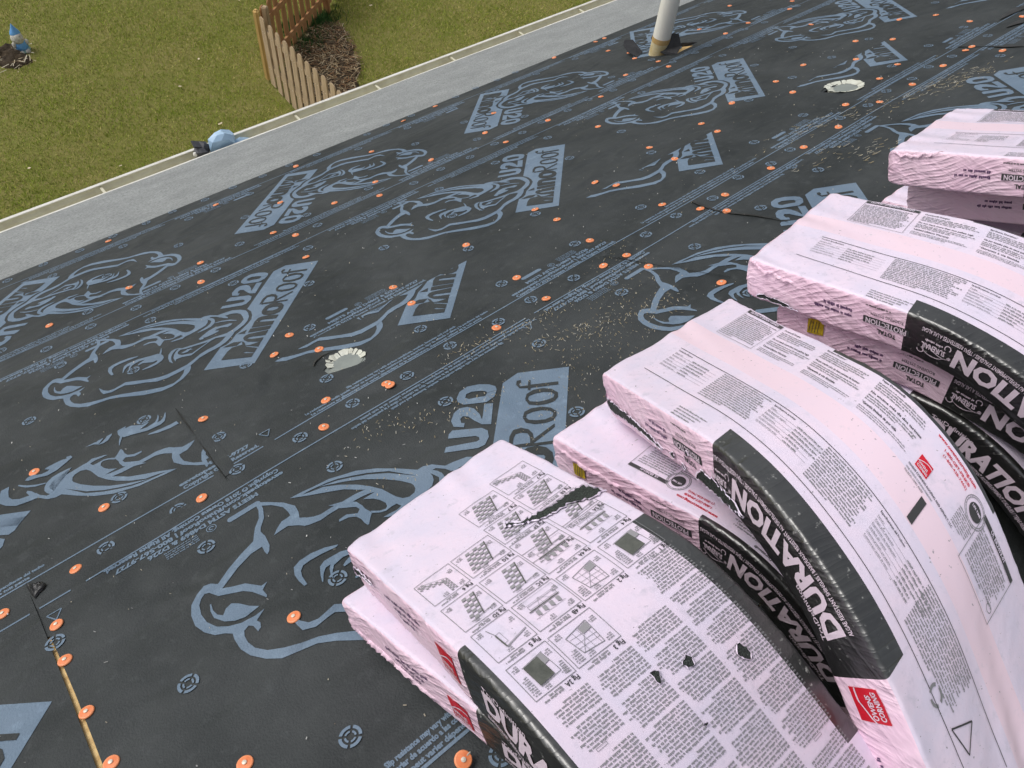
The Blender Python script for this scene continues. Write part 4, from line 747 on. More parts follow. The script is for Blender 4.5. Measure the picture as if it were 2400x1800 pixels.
# ------------------------------------------------------------------ shingle bundles bent over the ridge
BL = 1.0
def arc(q, s):
    """edge curve of a bundle's top: straight, bent over the ridge, straight again"""
    U_, V_, N_, psi, al, A, s1, s2 = q; g = np.linspace(0, BL, 401); an = al - A * np.clip((g - s1) / (s2 - s1), 0, 1)
    # ease the ends of the bend
    ker = np.ones(41) / 41; an = np.convolve(np.pad(an, 20, mode='edge'), ker, 'valid')
    am = (an[1:] + an[:-1]) / 2; d = g[1] - g[0]
    xx = np.r_[0, np.cumsum(np.cos(am) * d)]; zz = np.r_[0, np.cumsum(np.sin(am) * d)]
    xs = np.interp(s, g, xx); zs = np.interp(s, g, zz)
    return np.stack([U_ + xs * math.sin(psi), -(V_ + xs * math.cos(psi)), N_ + zs], -1)
class Bundle:
    W = .337
    def __init__(b, q, T, seed):
        b.near = np.array(q[:8], float); b.far = np.array(q[8:16], float); b.far[:3] += b.near[:3]; b.T = T; b.seed = seed
        r_ = np.random.default_rng(seed); b.ph = r_.uniform(0, 6.28, 30); b.rr = r_
        W = b.W; rc = .0065; pts = []; nrm = []
        def seg(p0, p1, n, k):
            for t in np.linspace(0, 1, k, endpoint=False): pts.append((p0[0] + (p1[0] - p0[0]) * t, p0[1] + (p1[1] - p0[1]) * t)); nrm.append(n)
        def corner(cx, ct, a0, k=5):
            for t in np.linspace(0, 1, k, endpoint=False): a_ = a0 - t * math.pi / 2; pts.append((cx + rc * math.cos(a_), ct - rc * math.sin(a_))); nrm.append((math.cos(a_), math.sin(a_)))
        # cross-section (w across, t down), walked: near side up, top across, far side down, bottom back; normal (w, up)
        seg((0, T - rc), (0, rc), (-1, 0), 34); corner(rc, rc, math.pi); seg((rc, 0), (W - rc, 0), (0, 1), 70); corner(W - rc, rc, math.pi / 2)
        seg((W, rc), (W, T - rc), (1, 0), 34); corner(W - rc, T - rc, 0); seg((W - rc, T), (rc, T), (0, -1), 8); corner(rc, T - rc, -math.pi / 2)
        b.cs = np.array(pts); b.cn = np.array(nrm)
        d = np.r_[0, np.cumsum(np.linalg.norm(np.diff(b.cs, axis=0), axis=1))]; b.q = d
        b.qn0 = 0.; b.qt0 = T - 2 * rc + rc * math.pi / 2; b.rc = rc
    def frame(b, s):
        e = 1e-3; A = arc(b.near, s); B = arc(b.far, s); A2 = arc(b.near, s + e); B2 = arc(b.far, s + e); return A, B, (A2 - A) / e, (B2 - B) / e
    def disp(b, s, w, t, side, dend):
        """film wrinkles: folds on the sides and ends, faint ones on top"""
        p = b.ph; v = w * 1.0 + t * 1.0
        wr = 0
        for i, (k_, a_) in enumerate(((150, .55), (230, .30), (95, .85), (330, -.4))):
            x = s * math.cos(a_) * k_ + (w - t) * math.sin(a_) * k_ + 1.3 * np.sin(s * 21 + p[i]) + p[i + 5]
            wr = wr + (1 - np.abs(np.sin(x / 2))) ** 2 * (1.0, .6, .9, .4)[i]
        amp = np.sin(s * 13 + p[20]) * np.sin(s * 29 + t * 40 + p[21]) * .5 + .6
        soft = np.sin(s * 11 + w * 9 + p[11]) * np.sin(w * 17 + p[12]) + .6 * np.sin(s * 27 + p[13]) * np.sin(w * 23 + s * 8 + p[14])
        end = np.exp(-dend / .07)
        wx = s + .010 * np.sin(t * 70 + w * 40 + p[15]) + .006 * np.sin(s * 140 + p[16]); wy = t + w + .009 * np.sin(s * 90 + p[17]) + .005 * np.sin(t * 160 + w * 90 + p[18])
        cr = 1.1 - 1.3 * np.abs(np.sin(wx * 62 + wy * 47 + p[24])) - 1.1 * np.abs(np.sin(wx * 38 - wy * 83 + p[25])) + .5 * np.sin(wy * 130 + p[26])
        fan = np.sin(w * 70 + np.sin(w * 31 + p[22]) * 1.5 + s * 20 + p[23]) * np.exp(-dend / .11)
        return (side * .0009 * amp + .0006 * end + .00010) * wr + (.0014 + .0012 * side) * soft * .8 + end * .0008 * cr * (.2 + side) + fan * .0018 * (1 - side)
    def pos(b, s, q, off=0.):
        s = np.asarray(s, float); q = np.asarray(q, float); off = np.asarray(off, float)
        w = np.interp(q, b.q, b.cs[:, 0]); t = np.interp(q, b.q, b.cs[:, 1]); nw = np.interp(q, b.q, b.cn[:, 0]); nu = np.interp(q, b.q, b.cn[:, 1])
        A, B, dA, dB = b.frame(np.clip(s, 0, BL - .002)); f_ = (w / b.W)[..., None]
        P = A * (1 - f_) + B * f_; ds = dA * (1 - f_) + dB * f_; dw = B - A
        # (U,F,N) is right-handed
        ds /= np.linalg.norm(ds, axis=-1, keepdims=True); dw = dw / np.linalg.norm(dw, axis=-1, keepdims=True); n = np.cross(ds, dw); n /= np.linalg.norm(n, axis=-1, keepdims=True)
        n = np.where(n[..., 2:3] < 0, -n, n)
        d = np.minimum(s, BL - s); re = .018
        k_ = np.sqrt(np.clip(1 - (1 - np.clip(d / re, 0, 1)) ** 2, .0, 1)); k_ = .62 + .38 * k_
        tm = b.T * .56; t2 = tm + (t - tm) * k_; ins = (1 - k_) * .016 * (1 - 2 * w / b.W)
        side = np.abs(nw); dp = b.disp(s, w, t, side, d) + off
        # side bulge of the soft film
        bul = .0015 * np.sin(math.pi * np.clip(t / b.T, 0, 1)) * nw
        X = P - n * t2[..., None] + dw * ins[..., None] + n * (nu * dp)[..., None] + dw * (nw * dp + bul)[..., None]
        return RP(X[..., 0], X[..., 1], X[..., 2])
    def top(b, flip=False):
        def fn(x, y, z): # x along length, y across
            if flip: x, y = BL - x, b.W - y
            return b.pos(x, b.qt0 + np.clip(y, b.rc * .2, b.W - b.rc * .2) - b.rc, z)
        return fn
    def side(b, flip=False):
        def fn(x, y, z): # x along length, y up from the bottom edge
            if flip: x, y = 1.092 - x, b.T - y
            return b.pos(x, np.clip(y - b.rc, .0005, b.T - 2 * b.rc + b.rc * 1.2), z)
        return fn
def make_bundle(q, label, T=.084, seed=1, near_top=.01, far_top=.012, stripe=True, band0=.356, band1=.736):
    b = Bundle(q, T, seed)
    c = arc(b.near, np.array([.5]))[0]; root = empty('shingle_bundle', Vector(RP(c[0] + .17, c[1], c[2] - T))); tag(root, label, 'shingle bundle', 'pink wrapped shingle bundles bent over the ridge'); b.root = root
    ss = np.unique(np.concatenate([np.linspace(0, .018, 9), np.linspace(.018, .10, 26), np.linspace(.10, .9, 190), np.linspace(.9, 1.0, 22), [band0, band1]]))
    S_, Q_ = np.meshgrid(ss, b.q, indexing='ij'); P = b.pos(S_, Q_); ns, nq = S_.shape
    V = P.reshape(-1, 3); i, j = np.meshgrid(np.arange(ns - 1), np.arange(nq), indexing='ij'); j2 = (j + 1) % nq
    F = np.stack([i * nq + j, i * nq + j2, (i + 1) * nq + j2, (i + 1) * nq + j], -1).reshape(-1, 4)
    me = bpy.data.meshes.new('wrapper'); faces = [tuple(map(int, r)) for r in F] + [tuple(range(nq)), tuple((ns - 1) * nq + k for k in reversed(range(nq)))]
    me.from_pydata([tuple(map(float, v)) for v in V], [], faces); me.update()
    sm = (ss[:-1] + ss[1:]) / 2; wv = b.cs[:, 0]; tv = b.cs[:, 1]; nu = b.cn[:, 1]
    wm = (wv + np.roll(wv, -1)) / 2; istop = (nu > .35) & (tv < b.rc)
    black = ((wm < near_top) | (wm > b.W - far_top)) | (~istop)
    mid = np.full((ns - 1, nq), 0); mid[:, ~istop] = 1
    if stripe: mid[:, istop & (wm > .505 * b.W) & (wm < .665 * b.W)] = 3
    mid[((sm < .012) | (sm > .988)), :] = 1
    inb = (sm > band0) & (sm < band1); mid[np.ix_(inb, black)] = 2
    mi = np.r_[mid.ravel(), 1, 1]; me.polygons.foreach_set('material_index', mi.astype(np.int32)); me.polygons.foreach_set('use_smooth', [True] * len(me.polygons))
    new_obj('wrapper', me, root, [M['film'], M['film_pink'], M['film_black'], M['film_stripe']])
    return b
OFF = .0011
def film_fold(b, pts, h=.006, w=.009):
    """raised seam of gathered film running along the near side"""
    fn = b.side(); r_ = random.Random(b.seed); k_ = 60; t = np.linspace(0, 1, len(pts)); q = np.linspace(0, 1, k_)
    x = np.interp(q, t, [p_[0] for p_ in pts]); y = np.interp(q, t, [p_[1] for p_ in pts]) + np.array([r_.uniform(-.0012, .0012) for _ in q]) + .0025 * np.sin(q * 23 + b.seed)
    hh = h * np.array([r_.uniform(.5, 1.2) for _ in q]) * np.sin(np.pi * np.clip(q * .94 + .06, 0, 1)) ** .5
    V = np.concatenate([fn(x, y - w / 2, 0 * x - .0005), fn(x, y + .002 * np.sin(q * 40), hh), fn(x, y + w / 2, 0 * x - .0005)])
    pydata('film_fold', V, [(i, i + 1, k_ + i + 1, k_ + i) for i in range(k_ - 1)] + [(k_ + i, k_ + i + 1, 2 * k_ + i + 1, 2 * k_ + i) for i in range(k_ - 1)], b.root, M['film_pink'], True)
def end_gather(b, seed, n=6):
    """bunched film at the near corner of the lower end"""
    r_ = random.Random(seed); v = []; f = []; k_ = 26
    for j in range(n):
        q0 = b.T * r_.uniform(.25, .85); ph = r_.uniform(0, 6); L_ = r_.uniform(.03, .085)
        s = np.linspace(.0, L_, k_); y = q0 + (b.T * .45 - q0) * np.exp(-s / .02) + .003 * np.sin(s * 150 + ph)
        fn = b.side(); h = r_.uniform(.0015, .0040) * np.exp(-s / (L_ * .6)); wd = .0035
        A = fn(s, y - wd, 0 * s - .0004); B = fn(s, y, h); C = fn(s, y + wd, 0 * s - .0004); o = len(v); v += [*A, *B, *C]
        f += [(o + i, o + i + 1, o + k_ + i + 1, o + k_ + i) for i in range(k_ - 1)] + [(o + k_ + i, o + k_ + i + 1, o + 2 * k_ + i + 1, o + 2 * k_ + i) for i in range(k_ - 1)]
    tag(pydata('gathered_film', v, f, b.root, M['film_pink'], True), kind='stuff')
def oc_logo(b, fn, cx, cy, s, ang=0.):
    r_ = Print(); w_ = Print(); c, q = math.cos(ang), math.sin(ang); T_ = lambda x, y: (cx + (x * c - y * q) * s, cy + (x * q + y * c) * s)
    r_.poly([T_(-.5, -.5), T_(.5, -.5), T_(.5, .5), T_(-.5, .5)]); r_.dice(.006)
    t = np.linspace(0, 1, 15); a = [(-.5 + x, -.02 + .36 * math.sin(x * 2.0) ** 1) for x in t]; a2 = [(p_[0], p_[1] - .055) for p_ in a]
    w_.add([T_(*p_) for p_ in a + a2], [(i, i + 1, 16 + i, 15 + i) for i in range(14)])
    p0 = T_(-.42, -.17); w_.text('OWENS', p0[0], p0[1], .17 * s, .74 * s, .03, ang); p0 = T_(-.42, -.41); w_.text('CORNING', p0[0], p0[1], .17 * s, .84 * s, .03, ang)
    o = r_.build('brand_patch', fn, b.root, M['red_ink'], OFF); w_.build('brand_lettering', fn, o, M['white_ink'], OFF + .0007)
def side_print(b, flip):
    fn = b.side(flip); T = b.T
    w = Print(); w.text('TruDefinition', .405, T * .715, .0085, .085, .01); w.text('DURATION', .402, T * .33, .034, .265, .045); w.text("®", .67, T * .58, .006)
    w.text("ALGAE RESISTANT SHINGLES / BARDEAUX RESISTANT AU DEVELOPPEMENT D'ALGUES / TEJAS RESISTENTES A LAS ALGAS", .402, T * .165, .0075, .33, .02)
    w.text('SURENAIL', .682, T * .50, .0105, .045, .03, xs=1.); w.greek(.69, T * .40, .035, .004)
    for i in range(3):
        pts = [(.675 + .052 * t, T * (.63 + .0 * i) + .012 * math.sin(3 * t + i) * (1 - .3 * i) - .004 * i) for t in np.linspace(0, 1, 10)]
        w.add([p_ for p_ in pts] + [(p_[0], p_[1] - .0016 * (1 - abs(2 * k / 9 - 1)) - .0003) for k, p_ in enumerate(pts)], [(k, k + 1, 11 + k, 10 + k) for k in range(9)]) if i < 2 else None
    w.ring(.727, T * .70, .007, .0053, 0, 4.6, 12); w.ring(.681, T * .40, .006, .0045, 2.4, 7.2, 12)
    w.dice(.010); w.build('white_lettering', fn, b.root, M['white_ink'], OFF)
    oc_logo(b, fn, .312, T * .5, .046)
    k = Print(); k.rect(.752, T * .40, .838, T * .56); k.text('TOTAL', .775, T * .64, .009, .036, .03); k.text('ROOFING SYSTEM', .765, T * .26, .006, .06, .0)
    k.greek(.79, T * .12, .05, .003); k.dice(.008); k.build('slogan_panel', fn, b.root, M['black_ink'], OFF)
    l = Print(); l.text('PROTECTION', .757, T * .425, .0105, .076, .03); l.dice(.008); l.build('slogan_lettering', fn, b.root, M['white_ink'], OFF + .0008)
    p = Print()
    for i, (x0, x1) in enumerate(((.13, .25), (.15, .235), (.16, .22))): p.greek(x0, T * (.62 - .13 * i), x1 - x0, .0065, .06, cw=.5)
    for x0 in (.86,): p.greek(x0, T * .5, .08, .006, 0, cw=.5); p.greek(x0, T * .36, .06, .006, 0, cw=.5)
    p.build('date_code', fn, b.root, M['purple_ink'], OFF)
def spec_print(b, flip=False, lite=False):
    """warning, tables and notices on the outer face; x along the length, y across"""
    fn = b.top(flip); W = b.W; t = Print(); d = Print(); r_ = Print(); h = .0030; pt = .0052
    # caution box and the three language columns beside it
    t.frame(.105, .685 * W, .226, .972 * W); d.rect(.106, .945 * W, .2255, .972 * W)
    t.para(.108, .915 * W, .115, 15, pt, h, last=.4)
    for x0, x1, hd, b1, b2 in ((.238, .356, 'Duration® Shingles', 'Do not stack more than two pallets high', '*Limited Lifetime Warranty'), (.366, .486, 'Bardeaux Duration*', 'Ne pas empiler plus de deux palettes de hauteur', '*Garantie à vie limitée'), (.500, .606, 'Tejas Duration®', 'No encime más de dos tarimas', '*Garantía limitada de por vida')):
        d.text(hd, x0, .945 * W, .0042, .05, .02); t.para(x0, .920 * W, x1 - x0, 4, pt, h); d.text(b1, x0, .838 * W, .0046, min(.108, x1 - x0), .02)
        t.para(x0, .815 * W, x1 - x0, 3, pt, h); d.text(b2, x0, .752 * W, .0050, .072, .02); t.para(x0, .728 * W, x1 - x0, 3, pt * .8, h * .7)
    # ruled lines and the three tables with paragraphs
    d.line(.092, .432 * W, .95, .432 * W, .0013); d.line(.080, .178 * W, .95, .178 * W, .0013)
    for x0, x1, hd, rows in ((.095, .238, 'Product Specifications', ('Shingle size', 'Bundles per sales unit', 'Exposure', 'Sales unit', 'Average coverage per bundle', 'Coverage per sales unit')), (.392, .503, 'Spécifications produit', ('Taille', 'Bardeaux par paquet', 'Exposition', 'Surface vendue', 'Couverture moyenne par paquet', 'Couverture par surface vendue')), (.622, .712, 'Especificaciones del Producto', ('Tamaño', 'Tejas por paquete', 'Exposición de instalación', 'Unidad de venta', 'Cobertura promedio por paquete', 'Cobertura por unidad de venta'))):
        d.text(hd, x0, .405 * W, .0038, .05, .015)
        for i, tx in enumerate(rows):
            y = (.380 - .0235 * i) * W; t.text(tx, x0, y, .0032, min(.048, .0022 * len(tx)), .005); t.greek(x0 + .062, y, .06 if i < 4 else .03, h); t.line(x0, y - .0012, x1, y - .0012, .0004)
    for x0, x1 in ((.250, .385), (.512, .608), (.722, .845)): t.para(x0, .412 * W, x1 - x0, 14, pt, h, last=.5)
    oc_logo(b, fn, .632, .752 * W, .024, 0)
    r_.text('www.owenscorning.com', .622, .935 * W, .0055, .082, .025); r_.text('1-800-GET-PINK®', .640, .905 * W, .0046, .056, .02); r_.text('(1-800-438-7465)', .643, .880 * W, .0044, .052, .01)
    d.text('OWENS CORNING ROOFING AND ASPHALT, LLC', .612, .690 * W, .0038, .095, .02); t.text('ONE OWENS CORNING PARKWAY', .612, .668 * W, .0032, .055); t.text('TOLEDO, OHIO 43659', .612, .650 * W, .0032, .038)
    cx, cy = .722, .865 * W; d.disc(cx, cy, .0125); t.ring(cx, cy, .0215, .0205); t.ring(cx, cy, .0185, .0178)
    for i in range(26): a_ = 2 * math.pi * i / 26; t.greek(cx + .0190 * math.cos(a_), cy + .0190 * math.sin(a_), .0035, .0016, a_ + math.pi / 2)
    d.rect(.652, .505 * W, .663, .640 * W)
    t.para(.700, .800 * W, .035, 8, pt * .8, h * .8)
    t.frame(.735, .650 * W, .822, .918 * W, .0009); d.rect(.736, .895 * W, .8215, .917 * W); t.para(.742, .86 * W, .076, 12, pt, h); t.ring(.812, .70 * W, .006, .005)
    cx, cy = .808, .195 * W
    for i in range(3):
        a0 = 2 * math.pi / 3 * i + .3; t.ring(cx, cy, .013, .009, a0, a0 + 1.5, 6)
    d.line(.85, .20 * W, .89, .24 * W, .002); d.line(.89, .24 * W, .87, .33 * W, .002); d.line(.87, .33 * W, .85, .20 * W, .002)
    for i in range(4): t.greek(.252, (.075 - .02 * i) * W, .085 - .01 * i, h)
    for pr, nm, mt in ((t, 'small_print', 'text_ink'), (d, 'heading_print', 'black_ink'), (r_, 'web_address', 'red_ink')):
        pr.build(nm, fn, b.root, M[mt], OFF)
    k = Print(); k.text('CAUTION / ATTENTION / CUIDADO', .116, .950 * W, .0055, .098, .03); k.text('LIFE TIME', cx * 0 + .7125, .870 * W, .0035, .019, .02); k.text('UL ER2453-01', .755, .899 * W, .0048, .04, .02)
    k.build('reversed_lettering', fn, b.root, M['film'], OFF + .0007)
def figure(t, g, dk, x0, y0, x1, y1, kind, name):
    """one installation drawing; local x runs across the bundle (from its far edge), y along it"""
    w, hh = x1 - x0, y1 - y0; X = lambda a: x0 + a * w; Y = lambda a: y0 + a * hh
    t.frame(x0, y0, x1, y1, .0009)
    def quad(P, pts): P.add([(X(a), Y(c)) for a, c in pts], [(0, 1, 2, 3)])
    def ln(a, c, e, f_, ww=.0006): t.line(X(a), Y(c), X(e), Y(f_), ww)
    if kind == 'grid' or kind == 'course':
        nr, nc = (8, 5) if kind == 'grid' else (8, 3); sk = .22
        gx0, gx1, gy0, gy1 = .30, (.80 if kind == 'grid' else .62), .12, .86
        for i in range(nr):
            for j in range(nc):
                a0 = gx0 + (gx1 - gx0) * j / nc + sk * (i / nr - .5); a1 = a0 + (gx1 - gx0) / nc; c0 = gy0 + (gy1 - gy0) * i / nr; c1 = c0 + (gy1 - gy0) / nr; ss_ = sk / nr
                if (i + j) % 2 == 0: quad(g, [(a0, c0), (a1, c0), (a1 + ss_, c1), (a0 + ss_, c1)])
                ln(a0, c0, a1, c0, .0004)
            ln(gx0 + sk * (i / nr - .5), gy0 + (gy1 - gy0) * i / nr, gx0 + sk * ((i + 1) / nr - .5), gy0 + (gy1 - gy0) * (i + 1) / nr, .0005)
        quad(dk, [(gx0 - sk / 2 - .02, gy0), (gx0 - sk / 2 + .005, gy0), (gx0 + sk / 2 + .005, gy1), (gx0 + sk / 2 - .02, gy1)])
        ln(gx1 + sk / 2, gy1, .06, .80, .0008); ln(gx1 + sk / 2, gy1 + .02, .06, .83, .0005)
    elif kind == 'flow':
        for i in range(4):
            a0 = .20 + .16 * i; quad(g, [(a0, .52), (a0 + .08, .50), (a0 + .10, .64), (a0 + .02, .68)])
            ln(.2 + .16 * i, .45, .27 + .16 * i, .62, .0004)
        quad(dk, [(.16, .44), (.86, .44), (.86, .47), (.16, .47)]); ln(.16, .70, .86, .70, .0005); t.frame(X(.16), Y(.28), X(.80), Y(.40), .0006)
        for a in (.3, .5, .62): ln(.5, .2, a, .44, .0004)
        t.frame(X(.08), Y(.08), X(.9), Y(.24), .0004)
    elif kind == 'plan':
        c4 = [(.25, .18), (.78, .28), (.72, .80), (.28, .86)]
        for i in range(4): ln(*c4[i], *c4[(i + 1) % 4], .0010)
        for a in (.35, .5, .62): ln(a, .2 + .12 * a, a - .02, .84, .0005)
        for c_ in (.42, .58, .7): ln(.27, c_, .75, c_ - .04, .0005)
        quad(g, [(.27, .22), (.48, .26), (.47, .44), (.28, .42)]); ln(.3, .2, .7, .8, .0005)
        t.para(X(.78), Y(.9), w * .18, 6, .0032, .0019)
    elif kind == 'dark':
        quad(dk, [(.36, .20), (.74, .24), (.72, .80), (.34, .76)]); quad(g, [(.24, .18), (.36, .20), (.35, .46), (.23, .44)]); ln(.22, .16, .76, .22, .0008); ln(.2, .78, .72, .82, .0008); ln(.24, .18, .2, .78, .0008)
        t.para(X(.80), Y(.9), w * .17, 9, .0032, .0019); t.para(X(.05), Y(.9), w * .14, 6, .0032, .0019)
    elif kind == 'edge':
        quad(dk, [(.62, .40), (.655, .40), (.64, .80), (.605, .80)]); ln(.62, .82, .05, .70, .0010); ln(.62, .79, .05, .67, .0006); ln(.62, .40, .70, .12, .0010); t.frame(X(.52), Y(.38), X(.62), Y(.7), .0005)
    elif kind == 'valley':
        for i in range(9):
            for j in range(3):
                if (i + j) % 2 == 0:
                    quad(g, [(.30 + .05 * j, .42 + .055 * i), (.35 + .05 * j, .42 + .055 * i), (.35 + .05 * j, .47 + .055 * i), (.30 + .05 * j, .47 + .055 * i)])
                    quad(g, [(.38 + .065 * i, .40 - .035 * i + .06 * j), (.44 + .065 * i, .37 - .035 * i + .06 * j), (.44 + .065 * i, .42 - .035 * i + .06 * j), (.38 + .065 * i, .45 - .035 * i + .06 * j)])
        ln(.3, .42, .3, .93); ln(.45, .42, .45, .93); ln(.45, .42, .97, .12); ln(.3, .40, .95, .05)
    for (a, c_) in ((.07, .30), (.80, .18), (.08, .88), (.55, .92)): t.para(X(a), Y(c_), w * .16, 3, .0030, .0018)
def figure_print(b):
    W = b.W; t, g, dk, hd = Print(), Print(), Print(), Print()
    base = b.top()
    def fn(x, y, z): return base(y, W - x, z)       # read from the far edge, letters' tops up the length
    cols = [(.93, .745), (.742, .535), (.525, .325), (.300, .12)]   # left edges, as distance from far edge mirrored below
    cx = [(.075 * W, .292 * W), (.312 * W, .522 * W), (.532 * W, .738 * W), (.752 * W, .932 * W)]
    rows = [(.100, .152), (.158, .205), (.203, .263), (.278, .340), (.352, .410), (.424, .478)]
    lay = {(0, 0): ('valley', 'Fig 7'), (0, 1): ('grid', 'Fig 7'), (1, 0): ('grid', 'Fig 5E'), (1, 1): ('grid', 'Fig 5F'), (2, 0): ('course', 'Fig 5A'), (2, 1): ('course', 'Fig 5B'), (2, 2): ('grid', 'Fig 5G'), (2, 3): ('valley', 'Fig 6'),
           (3, 0): ('flow', 'Fig 4'), (3, 1): ('flow', 'Fig 4A'), (3, 2): ('course', 'Fig 5C'), (3, 3): ('course', 'Fig 5D'), (4, 0): ('dark', 'Fig 1'), (4, 1): ('plan', 'Fig 2'), (4, 2): ('flow', 'Fig 4B'), (4, 3): ('edge', 'Fig 5'), (5, 2): ('plan', 'Fig 3'), (5, 3): ('dark', 'Fig 3A')}
    for (i, j), (kind, nm) in lay.items():
        y0, y1 = rows[i]; x0, x1 = cx[j]
        if i == 0 and j == 1: y0, y1 = .118, .175
        if i == 1 and j == 0: y0, y1 = .165, .215
        if i == 1 and j == 1: y0, y1 = .188, .243
        if i == 2 and j < 2: y0 += .025 if j == 0 else .05; y1 += .025 if j == 0 else .045
        if i >= 3 and j < 2: y0 += .005; y1 += .003
        figure(t, g, dk, x0, y0, x1, y1, kind, nm); hd.text(nm, x0 + .001, y1 + .0035, .0062, .0042 * len(nm) * .8, .02)
        t.greek(x0 + .026, y1 + .0065, (x1 - x0) - .03, .0026); t.greek(x0 + .026, y1 + .0030, (x1 - x0) - .04, .0026)
    # text columns below the drawings
    for j, (x0, x1) in enumerate(cx):
        y = (.418, .478, .490, .492)[j]
        while y < .96:
            k_ = random.randint(5, 12); t.para(x0, y + k_ * .0044, x1 - x0, k_, .0044, .0026, last=random.uniform(.3, .8)); y += k_ * .0044 + .0036
            if random.random() < .18: t.frame(x0 + .03, y, x0 + .045, y + .003, .0005); y += .006
    t.build('small_print', fn, b.root, M['text_ink'], OFF); g.build('drawing_tint', fn, b.root, M['fig_grey'], OFF + .0003); dk.build('drawing_dark', fn, b.root, M['fig_dark'], OFF + .0006); hd.build('heading_print', fn, b.root, M['black_ink'], OFF)
def tear(b, fn, pts, name='torn_hole', jag=.003, step=.004, off=OFF + .0014, seed=0):
    """ragged hole in the film with black granules showing"""
    r_ = random.Random(seed); o = []
    for p0, p1 in zip(pts, pts[1:] + pts[:1]):
        k_ = max(1, int(math.hypot(p1[0] - p0[0], p1[1] - p0[1]) / step))
        for i in range(k_): tt = i / k_; o.append((p0[0] + (p1[0] - p0[0]) * tt + r_.uniform(-jag, jag), p0[1] + (p1[1] - p0[1]) * tt + r_.uniform(-jag, jag)))
    p = Print(); p.poly(o); p.dice(.007); x = p.build(name, fn, b.root, M['granule'], off)
    # curled film edge
    e = Print(); n = len(o)
    q = [(a + r_.uniform(-.0025, .0025), c + r_.uniform(-.0025, .0025)) for a, c in o]
    cx_, cy_ = sum(a for a, c in o) / n, sum(c for a, c in o) / n
    out = [(a + (a - cx_) * .05 + r_.uniform(-.001, .001), c + (c - cy_) * .05 + r_.uniform(-.001, .001)) for a, c in o]
    e.add(o + out, [(i, (i + 1) % n, n + (i + 1) % n, n + i) for i in range(n)]); e.z = [np.r_[np.full(n, .0016), np.full(n, 0.)]]
    e.build('torn_film_edge', fn, x, M['film'], off)
def smooth_pts(cx, cy, r, k=7, seed=0):
    r_ = random.Random(seed); return [(cx + r * r_.uniform(.5, 1.2) * math.cos(2 * math.pi * i / k), cy + r * r_.uniform(.5, 1.2) * math.sin(2 * math.pi * i / k)) for i in range(k)]
def yellow_tag(b, s, y, w=.030, h=.032):
    fn = b.side(); p = Print(); p.poly([(s, y), (s + w, y + .002), (s + w + .002, y + h), (s + .001, y + h - .002)]); p.dice(.006); o = p.build('yellow_tag', fn, b.root, M['yellow'], OFF + .0012)
    k_ = Print()
    for i in range(4): k_.line(s + .004 + .006 * i, y + .004, s + .008 + .006 * i, y + h - .005, .0012)
    k_.build('tag_print', fn, o, M['black_ink'], OFF + .0018)

b1b = make_bundle([.168, -.925, .094, .085, .135, .80, .30, .68, .336, .0, .0, .08, .12, .80, .30, .66], 'pink bundle under the front bundle, only its creased side showing', seed=11, T=.088)
side_print(b1b, False)
b1 = make_bundle([0.205, -0.912, 0.199, -0.013, 0.215, 0.825, 0.34, 0.731, 0.326, -0.006, 0.004, -0.002, 0.139, 0.849, 0.342, 0.62], 'front top bundle printed with installation drawings and a diagonal tear', seed=12, T=.092, near_top=.010, far_top=.028, stripe=False)
side_print(b1, False); figure_print(b1); t1 = b1.top(); W = b1.W
tear(b1, t1, [(.205, .57 * W), (.222, .62 * W), (.232, .74 * W), (.232, .86 * W), (.238, .96 * W), (.275, .985 * W), (.270, .90 * W), (.252, .83 * W), (.248, .70 * W), (.232, .62 * W), (.214, .55 * W)], seed=1)
tear(b1, b1.side(), [(.006, .040), (.02, .060), (.05, .066), (.085, .058), (.075, .050), (.045, .052), (.02, .042)], seed=2)
for i, (s_, w_, r_) in enumerate(((.58, .79, .011), (.55, .58, .010), (.54, .45, .008), (.61, .47, .004), (.70, .40, .012))): tear(b1, t1, smooth_pts(s_, w_ * W, r_, 7, i), jag=.0015, step=.003, seed=i + 5)
b2b = make_bundle([0.653, -0.939, 0.11, 0.012, 0.039, 0.799, 0.369, 0.569, 0.337, 0.0, 0.0, 0.011, 0.045, 0.793, 0.362, 0.598], 'lower pink bundle with yellow tag between the front and second stacks', seed=21, T=.098)
side_print(b2b, True); spec_print(b2b, True); yellow_tag(b2b, .06, .035)
b2 = make_bundle([0.756, -0.887, 0.225, -0.307, 0.245, 1.119, 0.34, 0.79, 0.37, -0.0, -0.026, -0.425, 0.225, 1.126, 0.477, 0.792], 'second top bundle from the front, its lower edge scraped open to black granules', seed=22, T=.095, near_top=.045, far_top=.010, band0=.375, band1=.745)
side_print(b2, True); spec_print(b2)
tear(b2, b2.side(), [(.004, .016), (.01, .046), (.05, .042), (.10, .037), (.16, .030), (.21, .022), (.20, .014), (.12, .020), (.05, .020)], seed=31)
tear(b2, b2.side(), [(.315, .010), (.33, .032), (.36, .036), (.42, .030), (.46, .020), (.43, .012), (.36, .008)], seed=32)
for i, (s_, y_) in enumerate(((.245, .020), (.275, .012), (.295, .045))): tear(b2, b2.side(), smooth_pts(s_, y_, .007, 6, i + 9), jag=.0015, step=.003, seed=40 + i)
b3c = make_bundle([1.155, -.86, .092, -.02, .05, .79, .33, .60, .337, 0, 0, -.02, .05, .79, .33, .60], 'lowest bundle of the third stack showing black band lettering', seed=31); side_print(b3c, False)
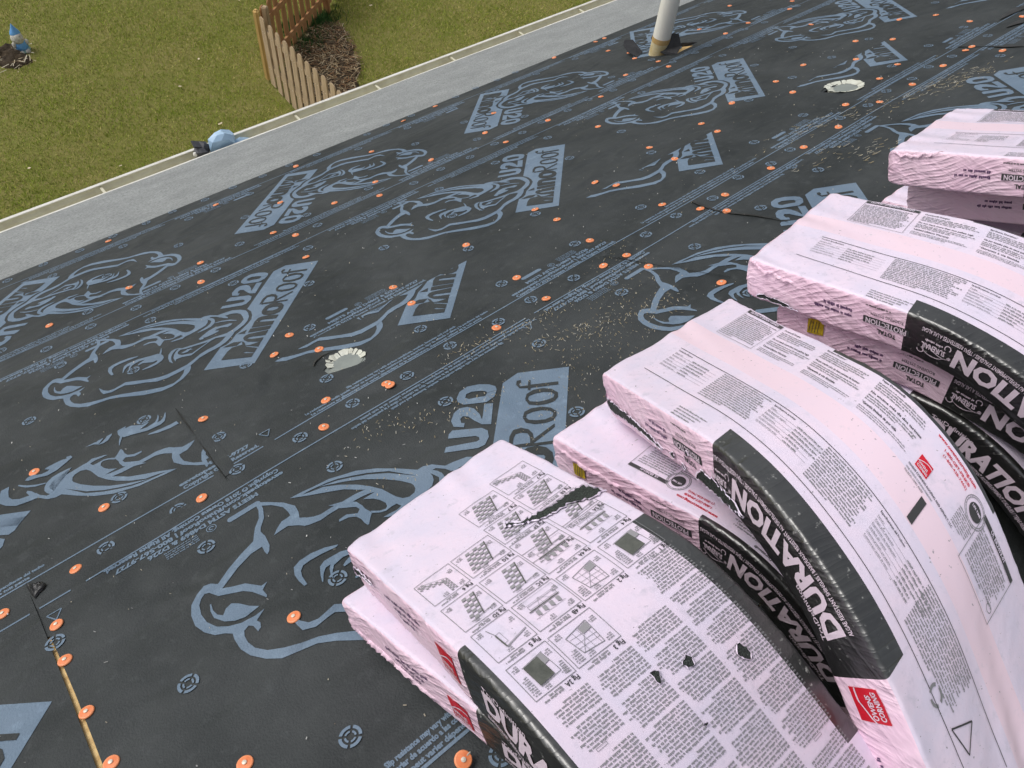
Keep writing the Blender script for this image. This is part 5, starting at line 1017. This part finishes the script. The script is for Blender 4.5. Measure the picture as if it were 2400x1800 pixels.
b3b = make_bundle([1.15, -0.79, 0.2, -0.004, 0.054, 0.795, 0.082, 0.989, 0.337, -0.0, -0.0, -0.004, 0.052, 0.792, 0.124, 0.993], 'middle bundle of the third stack with a crumpled yellow tag', seed=32); side_print(b3b, True); yellow_tag(b3b, .075, .045, .034, .034)
b3 = make_bundle([1.13, -0.843, 0.3, -0.048, -0.014, 0.86, 0.315, 0.76, 0.342, -0.042, -0.007, -0.138, 0.078, 0.712, 0.284, 0.927], 'third top bundle from the front, with printed tables and black band', seed=33, near_top=.045, far_top=.008, band0=.33, band1=.72)
side_print(b3, True); spec_print(b3); tear(b3, b3.side(), [(.03, .008), (.04, .018), (.08, .016), (.12, .010), (.10, .006)], seed=51)
b4c = make_bundle([1.88, -0.979, 0.092, -0.044, -0.025, 0.789, 0.351, 0.651, 0.337, -0.0, -0.0, -0.043, 0.011, 0.791, 0.349, 0.649], 'lowest bundle of the far stack, half hidden behind the third stack', seed=41); side_print(b4c, True)
b4b = make_bundle([1.763, -0.857, 0.205, 0.033, 0.123, 0.79, 0.3, 0.8, 0.337, -0.0, -0.0, 0.031, 0.086, 0.79, 0.3, 0.8], 'middle bundle of the far stack with crumpled pink end', seed=42); side_print(b4b, True)
b4 = make_bundle([1.699, -0.879, 0.308, -0.048, 0.104, 0.791, 0.349, 0.649, 0.331, -0.017, -0.014, -0.042, 0.096, 0.789, 0.35, 0.651], 'farthest top bundle at the right edge of the picture', seed=43, near_top=.02, far_top=.008, band0=.30, band1=.69)
side_print(b4, True); spec_print(b4)

for i, b_ in enumerate((b1b, b1, b2b, b2, b3b, b3, b4c, b4b, b4)): end_gather(b_, 60 + i)
film_fold(b2b, [(.005, .085), (.05, .072), (.12, .066), (.20, .070), (.30, .080)]); film_fold(b3b, [(.005, .088), (.06, .075), (.15, .078), (.26, .076), (.36, .080)]); film_fold(b4b, [(.004, .088), (.06, .078), (.14, .066), (.22, .060)])
film_fold(b3, [(.004, .086), (.03, .070), (.08, .066), (.13, .058)]); film_fold(b1b, [(.004, .030), (.06, .026), (.15, .022), (.28, .018)]); film_fold(b4, [(.006, .08), (.04, .07), (.09, .076), (.13, .085)])
